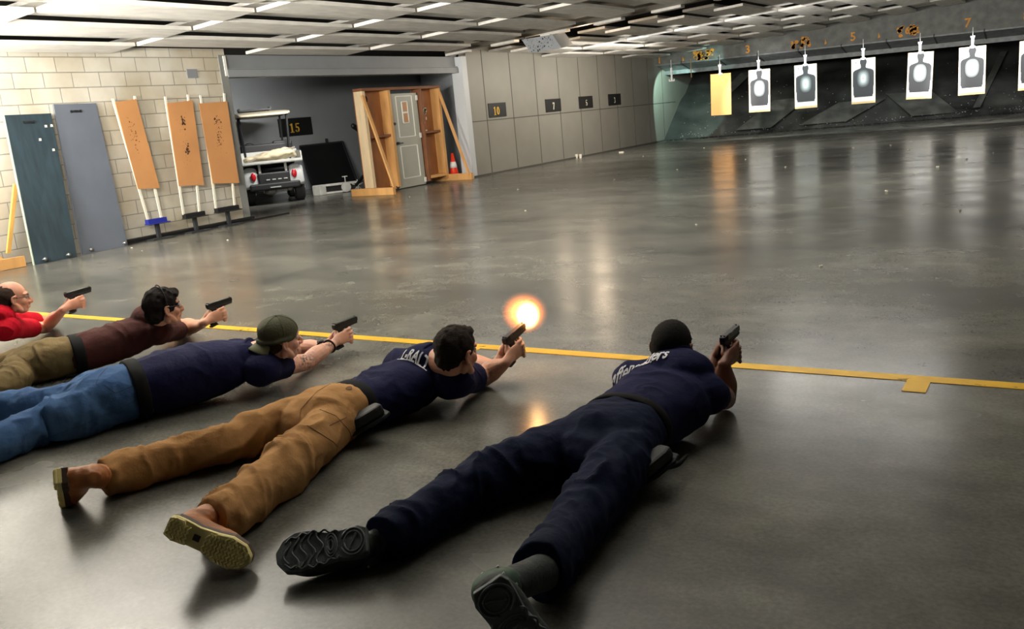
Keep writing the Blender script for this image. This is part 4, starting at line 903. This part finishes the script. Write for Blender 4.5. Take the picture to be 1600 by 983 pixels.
# ---------------- right-hand shooter: navy tee, dark navy trousers, trainers
def mk5():
    gt = P(1135, 536, .285); pel = A_(-1.44, 2.93, .13)
    pts = dict(pelvis=pel, head=P(1051,544,.315), neck=A_(-1.375,3.42,.255), shR=A_(-1.235,3.34,.17), shL=A_(-1.60,3.40,.18), elR=P(1132,622,.055), elL=P(1072,590,.05)+A_(-.06,.0,0),
        gun=gt, hipR=A_(-1.33,2.84,.12), hipL=A_(-1.55,2.84,.12), knR=P(925,785,.085), knL=P(742,762,.085), anR=P(838,905,.07), anL=P(590,845,.07))
    torso = [T((-1.44,2.95,.13),.17,.12), T((-1.42,3.15,.14),.18,.12), T((-1.40,3.32,.16),.18,.11), T((-1.39,3.42,.19),.12,.09)]
    shirt = [T((-1.445,2.99,.130),.185,.128), T((-1.43,3.10,.135),.195,.135), T((-1.41,3.25,.15),.215,.135), T((-1.39,3.36,.175),.19,.115), T((-1.38,3.42,.205),.11,.085)]
    pelvis = [T((-1.45,3.01,.125),.178,.122), T((-1.45,2.92,.13),.195,.135), T((-1.45,2.80,.130),.205,.138), T((-1.46,2.70,.115),.17,.11)]
    legR = [T((-1.345,2.82,.115),.11,.12), T((-1.325,2.66,.112),.112,.112), T(P(935,770,.10),.098,.10), T(P(892,830,.085),.088,.088), T(P(848,888,.11),.088,.094), T(P(847,891,.11),.078,.084), T(P(852,875,.11),.068,.07)]
    legL = [T((-1.56,2.81,.115),.11,.12), T((-1.62,2.68,.112),.11,.112), T(P(755,752,.10),.092,.095), T(P(680,795,.085),.084,.086), T(P(606,838,.085),.082,.084), T(P(604,839,.085),.072,.074), T(P(620,832,.085),.062,.064)]
    cfg = dict(label='prone person in navy T-shirt, dark navy trousers and black trainers aiming a pistol, rightmost shooter', pts=pts, headrot=(.06,.0,0), gunR=gunrot(.0,.02,.0), torso=torso, shirt=shirt, pelvis=pelvis, legR=legR, legL=legL,
        skin=skin_mat('skin_deep', (112,70,52)), pmat=cloth_mat('trouser_dark_navy', (16,25,50), var=.05), smat=NAVY, belt=((-1.447,2.985,.128),.188,.134,(.05,1,0)), hair='buzz', haircol=(26,22,20), bulk=1.12, arm=1.15, sleeve=.86, slen=.5, seed=5,
        gunlabel='black pistol in the hands of the rightmost shooter', vox=.0038)
    d = person(cfg)
    RL = frame_foot((-.822,-.555,-.10), (.12,-.62,.72)); boot(d['root'], RL, P(574,842,.115), 'dark', P(604,836,.085))
    RR = frame_foot((.50,.06,-.80), (.45,-.80,.40)); boot(d['root'], RR, P(760,914,.25), 'dark', P(850,893,.12))
    # holster on the right hip with its hood lever
    c = P(1019,733,.085); R = frame((.85,-.45,.0), (.45,.75,.35)); W, pl = holster(d['root'], c, R, 1.05)
    m = MB(); a, b_, e_ = P(1034,730,.09), P(1058,726,.07), P(1073,712,.07); m.loft([a, b_, e_], [.014,.010,.006], n=8); m.loft([P(1030,725,.09), P(1046,706,.10)], [.012,.006], n=8); m.build('hood_lever', mat('lever_black', (14,14,15), .7, spec=.15), pl, smooth=True)
    m = MB(); m.bar(P(1040,690,.10), P(1022,712,.09), .03, .01, (0,0,1)); m.build('belt_loop', mat('lever_black', (14,14,15), .7), pl)
    # shirt print
    bv = bvh_of([d['shirt']])
    shirt_print(d, bv, 'eaffensnders', (995,574), .30, .066, (1,.06,0), bold=.02, shear=.25); shirt_print(d, bv, 'D . l', (1014,565), .09, .045, (1,.06,0), bold=.012)
    return d
# ---------------- tan-trousered shooter with the muzzle flash
def mk4():
    gt = P(797, 534, .225); pel = A_(-2.80, 2.82, .12)
    pts = dict(pelvis=pel, head=P(713,550,.305), neck=A_(-2.66,3.30,.235), shR=A_(-2.50,3.27,.15), shL=A_(-2.87,3.34,.165), elR=P(757,588,.055), elL=P(720,570,.05),
        gun=gt, hipR=A_(-2.71,2.74,.11), hipL=A_(-2.91,2.76,.11), knR=P(430,738,.085), knL=P(350,700,.085), anR=P(330,812,.08), anL=P(150,748,.07))
    torso = [T((-2.80,2.84,.12),.15,.105), T((-2.76,3.02,.125),.155,.105), T((-2.71,3.2,.14),.16,.10), T((-2.68,3.3,.17),.11,.085)]
    shirt = [T((-2.80,2.89,.115),.158,.112), T((-2.77,3.00,.120),.165,.118), T((-2.73,3.15,.135),.185,.122), T((-2.69,3.26,.155),.17,.11), T((-2.67,3.33,.185),.10,.08)]
    pelvis = [T((-2.81,2.91,.110),.152,.106), T((-2.82,2.82,.118),.172,.122), T((-2.83,2.70,.122),.182,.128), T((-2.85,2.60,.105),.15,.10)]
    legR = [T((-2.735,2.72,.105),.10,.11), T((-2.70,2.56,.105),.104,.105), T(P(448,728,.10),.096,.098), T(P(395,772,.085),.090,.088), T(P(345,812,.09),.094,.092), T(P(343,814,.09),.084,.082), T(P(356,800,.09),.072,.070)]
    legL = [T((-2.93,2.73,.105),.10,.11), T((-2.99,2.60,.105),.10,.105), T(P(352,692,.095),.088,.092), T(P(262,718,.08),.080,.082), T(P(170,745,.085),.084,.084), T(P(167,746,.085),.076,.076), T(P(185,740,.085),.066,.066)]
    cfg = dict(label='prone person in navy T-shirt and tan trousers firing a pistol with muzzle flash', pts=pts, headrot=(.20,-.05,.10), gunR=gunrot(-.02,.16,.0), torso=torso, shirt=shirt, pelvis=pelvis, legR=legR, legL=legL,
        skin=skin_mat('skin_fair', (206,150,122)), pmat=cloth_mat('canvas_tan', (158,116,70), c2=(176,132,84)), smat=NAVY, belt=((-2.803,2.885,.113),.162,.117,(.18,1,0)), beltw=.032, hair='short', haircol=(44,34,27), fold=1.5, bulk=1.05, arm=1.18, sleeve=1.08, slen=.62, seed=11,
        gunlabel='black pistol with muzzle flash held by the shooter in tan trousers', ink=[(P(745,592,.10),.10,.9)], slideopen=.0)
    d = person(cfg)
    RL = frame_foot((-.67,.35,-.60), (-.35,-.90,.25)); boot(d['root'], RL, P(90,744,.19), 'tan', P(165,744,.09))
    RR = frame_foot((.787,.381,-.48), (.15,-.88,.38)); boot(d['root'], RR, P(262,820,.18), 'tan', P(343,804,.11))
    c = P(573,662,.085); R = frame((.80,-.5,.0), (.4,.8,.3)); W, pl = holster(d['root'], c, R, 1.15)
    bv = bvh_of([d['trousers']])
    # pockets and seams
    m = MB()
    def seam(px, r=.0014):
        o = []
        for i in range(len(px)-1):
            for t in np.linspace(0, 1, 8, endpoint=False):
                h = cast_px(bv, px[i][0]*(1-t)+px[i+1][0]*t, px[i][1]*(1-t)+px[i+1][1]*t)
                if h[0] is not None and (not o or np.linalg.norm(np.array(h[0])-o[-1]) < .12): o.append(np.array(h[0])+np.array(h[1])*.001)
        tubes(m, o, r)
    seam([(530,592),(495,612),(470,640),(468,660)]); seam([(500,640),(525,650),(545,672),(552,690)]); seam([(480,665),(520,690),(530,700)]); seam([(515,665),(545,650)])
    m.build('seam', mat('seam_brown', (134,96,58), .8), d['trousers'], smooth=True)
    h = cast_px(bv, 545, 607)
    if h[0] is not None:
        m = MB(); n_ = np.array(h[1]); c = np.array(h[0]); u = np.cross(n_, (0,1,0)); u /= np.linalg.norm(u); w = np.cross(n_, u); m.prism([c+n_*.002+u*math.cos(a)*.016*rng.uniform(.7,1.1)+w*math.sin(a)*.018 for a in np.linspace(0,2*PI,12)[:-1]], (0,0,0), n_*.001); m.build('stain', mat('stain_brown', (112,72,42), .85), d['trousers'])
    # shirt print
    bs = bvh_of([d['shirt']])
    shirt_print(d, bs, 'L-RALT', (648,556), .17, .06, (1,-.10,0), bold=.03, shear=.2); shirt_print(d, bs, '- ---- ---', (643,562), .19, .04, (1,-.10,0), bold=.03)
    # muzzle flash
    muz = d['gt']+S*(d['GR']@np.array([0,.165,.028])); f = thing('muzzle_flash', 'bright orange muzzle flash at the pistol of the shooter in tan trousers', 'muzzle flash', muz)
    fd = d['GR'][:, 1]; c = muz+fd*.035+[.0,0,.03]
    m = MB(); m.ell((0,0,0), (.030,.042,.045), d['GR'], n=24, m=16); V = np.array(m.v); V *= (1+.5*(vnoise(V*40, 3)-.5))[:, None]; m.v = [tuple(p) for p in V+c]
    fm = bpy.data.materials.new('flash_core'); fm.use_nodes = True; nb = fm.node_tree.nodes['Principled BSDF']; nb.inputs['Base Color'].default_value = (0,0,0,1); nb.inputs['Emission Color'].default_value = (1,.80,.42,1); nb.inputs['Emission Strength'].default_value = 14
    def vol(name, col, dens, em, r):
        vm = bpy.data.materials.new(name); vm.use_nodes = True; nt = vm.node_tree; nt.nodes.remove(nt.nodes['Principled BSDF']); v = nt.nodes.new('ShaderNodeEmission'); v.inputs[0].default_value = col
        tc = nt.nodes.new('ShaderNodeTexCoord'); gr = nt.nodes.new('ShaderNodeTexGradient'); gr.gradient_type = 'SPHERICAL'; nt.links.new(tc.outputs['Object'], gr.inputs[0])
        mp = nt.nodes.new('ShaderNodeMath'); mp.operation = 'POWER'; mp.inputs[1].default_value = 2.2; nt.links.new(gr.outputs['Fac'], mp.inputs[0])
        ml = nt.nodes.new('ShaderNodeMath'); ml.operation = 'MULTIPLY'; ml.inputs[1].default_value = em; nt.links.new(mp.outputs[0], ml.inputs[0]); nt.links.new(ml.outputs[0], v.inputs[1])
        nt.links.new(v.outputs[0], nt.nodes['Material Output'].inputs['Volume']); return vm
    for nm, rr, vm in (('flash_glow', .125, vol('flash_glow', (1,.24,.04,1), 1, 130, .1)), ('flash_core', .078, vol('flash_fire', (1,.62,.22,1), 1, 900, .1))):
        m = MB(); m.ell((0,0,0), (1,1,1), n=28, m=18); o = m.build(nm, vm, None, smooth=True); o.parent = f; o.scale = (rr*.95, rr, rr*1.12) if nm == 'flash_core' else (rr*1.15, rr, rr); o.location = Vector(c)-f.location+(Vector((0,0,0)) if nm == 'flash_core' else Vector((-.02,0,.012)))
    return d
# ---------------- jeans shooter with the green cap
def mk3():
    gt = P(531, 514, .165); pel = A_(-4.14, 2.60, .14)
    pts = dict(pelvis=pel, head=P(438,530,.285), neck=A_(-3.86,3.16,.21), shR=A_(-3.70,3.14,.15), shL=A_(-4.06,3.28,.17), elR=P(480,566,.055), elL=P(470,545,.05),
        gun=gt, hipR=A_(-4.10,2.5,.12), hipL=A_(-4.3,2.55,.12), knR=P(80,665,.085), knL=P(30,630,.085), anR=P(-110,730,.07), anL=P(-120,690,.07))
    torso = [T((-4.15,2.64,.14),.17,.12), T((-4.05,2.85,.145),.18,.12), T((-3.94,3.05,.16),.18,.115), T((-3.88,3.18,.18),.12,.09)]
    shirt = [T((-4.125,2.69,.150),.192,.146), T((-4.09,2.77,.155),.205,.155), T((-4.00,2.95,.165),.215,.155), T((-3.92,3.10,.180),.20,.13), T((-3.88,3.19,.20),.12,.09)]
    pelvis = [T((-4.13,2.68,.14),.18,.138), T((-4.17,2.58,.145),.20,.147), T((-4.22,2.46,.140),.20,.143), T((-4.26,2.38,.12),.17,.11)]
    legR = [T((-4.13,2.46,.12),.112,.12), T((-4.17,2.30,.115),.112,.115), T(P(70,660,.10),.098,.10), T(P(0,692,.09),.092,.09), T(P(-110,735,.085),.088,.085), T(P(-112,736,.085),.078,.075), T(P(-90,730,.085),.068,.066)]
    legL = [T((-4.34,2.50,.12),.11,.12), T((-4.42,2.36,.115),.105,.11), T(P(10,640,.10),.092,.095), T(P(-60,660,.09),.088,.09), T(P(-130,685,.085),.084,.085), T(P(-132,686,.085),.074,.075), T(P(-112,680,.085),.066,.066)]
    cfg = dict(label='prone person in navy T-shirt and blue jeans with a backwards green cap aiming a pistol', pts=pts, headrot=(.40,.0,.15), gunR=gunrot(0,.02,.0), torso=torso, shirt=shirt, pelvis=pelvis, legR=legR, legL=legL,
        skin=skin_mat('skin_pale', (216,164,142)), pmat=cloth_mat('denim_blue', (52,82,124), c2=(72,104,146)), smat=NAVY, belt=((-4.14,2.655,.146),.203,.156,(.42,1,0)), beltw=.034, hair='cap', haircol=(70,50,36), fold=1.35, bulk=1.1, arm=1.1, sleeve=1.05, slen=.45, seed=17,
        gunlabel='black pistol held low by the shooter in the green cap', ink=[(P(480,560,.10),.10,1.0),(P(515,540,.1),.07,.8)])
    d = person(cfg)
    HR, hc, hs = d['HR'], d['hc'], d['hs']; GRN = mat('cap_green', (66,68,46), .85, .12, 12, .3, 80)
    m = MB(); m.ell((0,-.010,.048), (.088,.108,.082), n=32, m=20); m.loft([(0,.09,.036),(.062,.045,.030),(.089,-.012,.022),(.062,-.085,.014),(0,-.118,.010),(-.062,-.085,.014),(-.089,-.012,.022),(-.062,.045,.030),(0,.09,.036)], .012, n=8, sub=2)
    part_xf(m, HR, hc, hs); me = remesh(m, .005, 4); v = getv(me); q = (v-hc)@HR/hs; cap = link('cap', me, GRN, d['root'], smooth=True)
    m = MB(); br = []
    V = []; nU, nV = 14, 6
    for i in range(nU+1):
        a = PI*(-.5+i/nU)*.92
        for j in range(nV+1):
            t_ = j/nV; x = math.sin(a)*.072*(1+.04*t_); y = -.085-(.082*math.cos(a)+.004)*t_-.0*abs(x); z = .016-.030*t_-.30*x*x/.07
            V.append((x, y, z))
    F = [(i*(nV+1)+j, (i+1)*(nV+1)+j, (i+1)*(nV+1)+j+1, i*(nV+1)+j+1) for i in range(nU) for j in range(nV)]
    V2 = V+[(x, y, z-.004) for x, y, z in V]; n0 = len(V); F2 = F+[tuple(k+n0 for k in reversed(f)) for f in F]
    F2 += [(i*(nV+1)+nV, (i+1)*(nV+1)+nV, (i+1)*(nV+1)+nV+n0, i*(nV+1)+nV+n0) for i in range(nU)]
    m.add(V2, F2); part_xf(m, HR, hc, hs).build('brim', mat('brim_green', (92,94,66), .85, .1, 12), cap, smooth=True)
    m = MB()
    for a in np.linspace(0, PI, 4)[:-1]: m.loft([(math.cos(a)*.0895*math.cos(b), -.010+math.sin(a)*.1095*math.cos(b), .048+.0835*math.sin(b)) for b in np.linspace(.05, PI-.05, 20)], .0012, n=5, sub=1)
    m.ell((0,-.01,.132), (.008,.008,.005)); part_xf(m, HR, hc, hs).build('cap_seam', GRN, cap, smooth=True)
    # wristband
    w_ = d['wr']; el = d['pts']['elR']; ax = (w_-el)/np.linalg.norm(w_-el); c = w_-ax*.030; u = np.cross(ax, (0,0,1)); u /= np.linalg.norm(u); z = np.cross(u, ax)
    m = MB(); m.loft([c+.036*(u*math.cos(a)+z*math.sin(a)) for a in np.linspace(0,2*PI,21)], [.011]*21, [.0035]*21, n=8, sub=1, up=c-w_); m.build('wristband', mat('wristband_brown', (44,26,24), .6), d['root'], smooth=True)
    w_ = d['wl']; el = d['pts']['elL']; ax = (w_-el)/np.linalg.norm(w_-el); c = w_-ax*.035; u = np.cross(ax, (0,0,1)); u /= np.linalg.norm(u); z = np.cross(u, ax)
    m = MB(); m.loft([c+.036*(u*math.cos(a)+z*math.sin(a)) for a in np.linspace(0,2*PI,21)], [.013]*21, [.004]*21, n=8, sub=1, up=c-w_); m.box(c+z*.04, (.03,.03,.012)); m.build('watch', BLK, d['root'], smooth=True)
    c = P(235,632,.075); R = frame((.75,-.55,.0), (.5,.75,.25)); holster(d['root'], c, R, 1.0)
    bv = bvh_of([d['trousers']]); m = MB()
    def seam(px, r=.0014):
        o = []
        for i in range(len(px)-1):
            for t in np.linspace(0, 1, 8, endpoint=False):
                h = cast_px(bv, px[i][0]*(1-t)+px[i+1][0]*t, px[i][1]*(1-t)+px[i+1][1]*t)
                if h[0] is not None and (not o or np.linalg.norm(np.array(h[0])-o[-1]) < .12): o.append(np.array(h[0])+np.array(h[1])*.001)
        tubes(m, o, r)
    seam([(200,562),(226,596),(180,614),(160,600)]); seam([(213,542),(180,560),(155,588),(150,602)]); seam([(225,620),(150,655),(60,690)]); seam([(190,548),(165,552)])
    m.build('seam', mat('denim_stitch', (34,52,84), .8), d['trousers'], smooth=True)
    return d
# ---------------- brown shirt shooter
def mk2():
    gt = P(334, 482, .265); pel = A_(-5.45, 3.02, .14)
    pts = dict(pelvis=pel, head=P(255,481,.37), neck=A_(-5.14,3.53,.29), shR=A_(-5.05,3.48,.20), shL=A_(-5.32,3.62,.22), elR=P(292,516,.06), elL=P(285,508,.055),
        gun=gt, hipR=A_(-5.44,2.93,.12), hipL=A_(-5.6,3.0,.12), knR=P(10,600,.08), knL=P(20,570,.08), anR=P(-110,640,.07), anL=P(-100,600,.07))
    torso = [T((-5.42,3.06,.13),.15,.105), T((-5.34,3.22,.14),.15,.105), T((-5.22,3.40,.18),.155,.10), T((-5.17,3.50,.22),.11,.08)]
    shirt = [T((-5.42,3.09,.130),.160,.118), T((-5.36,3.19,.135),.165,.122), T((-5.25,3.36,.17),.175,.12), T((-5.18,3.46,.205),.165,.105), T((-5.15,3.53,.235),.10,.08)]
    pelvis = [T((-5.42,3.11,.125),.155,.112), T((-5.46,3.01,.13),.172,.127), T((-5.52,2.90,.125),.178,.125), T((-5.57,2.82,.105),.15,.10)]
    legR = [T((-5.45,2.90,.11),.10,.11), T((-5.49,2.76,.10),.104,.10), T(P(15,598,.09),.098,.092), T(P(-50,625,.08),.092,.085), T(P(-110,645,.08),.09,.08), T(P(-112,646,.08),.08,.07)]
    legL = [T((-5.63,2.95,.11),.10,.11), T((-5.70,2.82,.10),.10,.10), T(P(10,573,.09),.090,.09), T(P(-50,590,.08),.085,.085), T(P(-110,605,.08),.085,.08), T(P(-112,606,.08),.075,.07)]
    cfg = dict(label='prone dark-haired person in brown polo shirt and olive trousers aiming a pistol', pts=pts, headrot=(.30,.05,.05), gunR=gunrot(0,.03,.0), torso=torso, shirt=shirt, pelvis=pelvis, legR=legR, legL=legL,
        skin=skin_mat('skin_fair', (206,150,122)), pmat=cloth_mat('trouser_olive', (92,78,50), c2=(108,92,62)), smat=cloth_mat('brown_polo', (68,38,36)), belt=((-5.405,3.11,.130),.166,.122,(.45,1,0)), beltw=.034, hair='full', haircol=(28,22,19), seed=23, vox=.005,
        gunlabel='black pistol held by the shooter in the brown shirt')
    d = person(cfg); HR, hc, hs = d['HR'], d['hc'], d['hs']
    m = MB(); m.loft([(.088,.066,.012),(.094,.03,.016),(.090,-.005,.018)], .003, n=6); m.loft([(.096*math.cos(a), -.004, .03+.115*math.sin(a)) for a in np.linspace(.0, PI, 20)], [.006]*20, [.003]*20, n=8, sub=1, up=(0,1,0)); part_xf(m, HR, hc, hs).build('headband', BLK, d['root'], smooth=True)
    m = MB(); m.loft([(-.06,.080,.006),(-.03,.098,.006),(0,.100,.008),(.03,.098,.006),(.06,.080,.006)], [.002]*5, [.016]*5, n=8); part_xf(m, HR, hc, hs).build('safety_glasses', mat('clear_lens', (190,180,170), .1), d['root'], smooth=True)
    m = MB(); m.box(P(152,545,.15), (.05,.06,.08)); m.build('belt_pouch', BLK, d['root'], bevel=.01)
    holster(d['root'], P(150,556,.10), frame((.75,-.55,.0), (.5,.75,.25)), .9)
    return d
# ---------------- red shirt shooter at the left edge
def mk1():
    gt = P(113, 464, .335); pel = A_(-7.05, 2.85, .14)
    pts = dict(pelvis=pel, head=P(20,466,.40), neck=A_(-6.60,3.30,.30), shR=A_(-6.52,3.26,.20), shL=A_(-6.78,3.40,.22), elR=P(72,512,.06), elL=P(80,503,.055),
        gun=gt, hipR=A_(-7.0,2.75,.12), hipL=A_(-7.2,2.8,.12), knR=A_(-7.15,2.35,.08), knL=A_(-7.4,2.4,.08), anR=A_(-7.3,1.95,.07), anL=A_(-7.65,2.0,.07))
    torso = [T((-7.0,2.88,.13),.15,.105), T((-6.88,3.02,.14),.15,.105), T((-6.72,3.18,.18),.155,.10), T((-6.64,3.27,.22),.11,.08)]
    shirt = [T((-6.99,2.90,.130),.165,.118), T((-6.90,3.00,.135),.17,.122), T((-6.74,3.15,.17),.18,.12), T((-6.66,3.23,.205),.17,.105), T((-6.61,3.30,.235),.10,.08)]
    pelvis = [T((-6.98,2.92,.125),.155,.112), T((-7.05,2.84,.13),.172,.127), T((-7.12,2.74,.125),.178,.125)]
    legR = [T((-7.05,2.74,.11),.10,.11), T((-7.15,2.35,.09),.095,.09), T((-7.3,1.98,.08),.09,.08)]
    legL = [T((-7.2,2.76,.11),.10,.11), T((-7.4,2.4,.09),.095,.09), T((-7.62,2.02,.08),.09,.08)]
    cfg = dict(label='prone balding person in red shirt with glasses aiming a pistol at the left photo edge', pts=pts, headrot=(.35,-.05,.05), gunR=gunrot(0,.05,.0), torso=torso, shirt=shirt, pelvis=pelvis, legR=legR, legL=legL,
        skin=skin_mat('skin_pink', (214,152,126)), pmat=cloth_mat('trouser_black', (30,30,34)), smat=cloth_mat('red_shirt', (172,14,34)), belt=((-6.97,2.93,.128),.166,.122,(.6,1,0)), hair='bald', haircol=(58,42,34), seed=31, vox=.0055,
        gunlabel='black pistol held by the balding shooter in the red shirt')
    d = person(cfg); HR, hc, hs = d['HR'], d['hc'], d['hs']
    m = MB()
    for s in (-1, 1):
        m.loft([(s*.033+.022*math.cos(a), .099-.008*abs(math.cos(a)), .004+.018*math.sin(a)) for a in np.linspace(0,2*PI,15)], .0018, n=5, sub=1); m.loft([(s*.055,.092,.008),(s*.080,.05,.010),(s*.084,-.005,.008)], .002, n=5)
    m.loft([(-.011,.100,.008),(.011,.100,.008)], .0018, n=5, sub=1); part_xf(m, HR, hc, hs).build('glasses', DKM, d['root'], smooth=True)
    return d
for f in (mk1, mk2, mk3, mk4, mk5): f()
# ---- lamps of the room, mixed with added fill lights
WARM = (1.0, .965, .89)
for x, y, e, ef, tl, zz in ((-11.1,4.6,30,560,108,.62),(-6.5,4.3,44,640,112,.62),(-2.4,4.8,34,170,110,.6)):
    area('ceiling_lamp_or_fill', (x, y, cz(x)-.16), (0,0,0), 1.7 if x < -9 else 3.0, 1.8, e, WARM)
    area('ceiling_lamp_front', (x, y-1.2, cz(x)-zz), (math.radians(tl),0,0), 2.8, .5, ef, WARM, math.radians(140))
area('ceiling_lamp_or_fill', (-6.0, -1.0, 2.9), (0,0,0), 2.4, .9, 26, WARM)
area('ceiling_lamp_or_fill', (-6.0, 12.2, 2.95), (0,0,0), 6, 2.6, 60, WARM)  # added fill over the mid range, no lamp hangs there
area('wall_fill', (-9.6, 21.0, 2.55), (math.radians(64), 0, math.radians(90)), 6.5, .3, 105, (1,.93,.82))  # added light to lift the taupe wall, without a fixture
area('ceiling_lamp_or_fill', (-2.5, 13.0, 3.15), (0,0,0), 2.4, .5, 70, (1,.97,.92))
area('baffle_fill', (-5, 20.5, 2.55), (math.radians(80),0,0), 11, .3, 130, (1,.98,.94))  # added strip that brightens the number baffle, no such lamp exists
point('shield_lamp', (-8.75, 17.35, 2.78), 34, (1,.78,.55), .16)
point('shield_lamp', (-9.6, 17.25, 2.72), 24, (1,.78,.55), .16)
# target spots, one per lane, at the foot of the ceiling
for x, e, c in ((-9.13,420,(1,.93,.78)),(-7.94,620,(1,.98,.95)),(-6.58,330,(.84,1,.97)),(-4.99,250,(.86,.98,1)),(-3.53,620,(1,.98,.96)),(-2.26,700,(1,.98,.95)),(-.86,500,(1,.97,.95))):
    spot('lane_spot', (x+.1, 25.0, 2.70), (x, 27.0, 1.35), e*.95, 52, .35, c)
spot('lane_spot', (-10.8, 28.3, 2.45), (-12.0, 30.2, .8), 240, 76, .12, (.62,1,.90))
spot('lane_spot', (-9.9, 28.2, 2.35), (-10.6, 29.4, 2.75), 22, 100, .3, (.62,1,.90))
spot('lane_spot', (-8.2, 28.3, 2.2), (-8.2, 29.5, 2.6), 14, 100, .2, (1,1,1))
area('range_wash', (-4, 21.0, 2.85), (math.radians(15),0,0), 9, .3, 50, (1,.97,.92))
w = bpy.data.worlds.new('world'); scn.world = w; w.use_nodes = True; w.node_tree.nodes['Background'].inputs[0].default_value = (.9,.92,1,1); w.node_tree.nodes['Background'].inputs[1].default_value = .10
scn.view_settings.view_transform = 'Standard'; scn.view_settings.look = 'None'; scn.view_settings.gamma = 1; scn.view_settings.exposure = 0.0
scn.view_settings.use_curve_mapping = False

area('alcove_fill', (-12.62, 13.2, 2.38), (math.radians(62), 0, math.radians(90)), 1.6, .2, 62, (1,.98,.94), math.radians(110))  # unseen fill added behind the beam to brighten the alcove
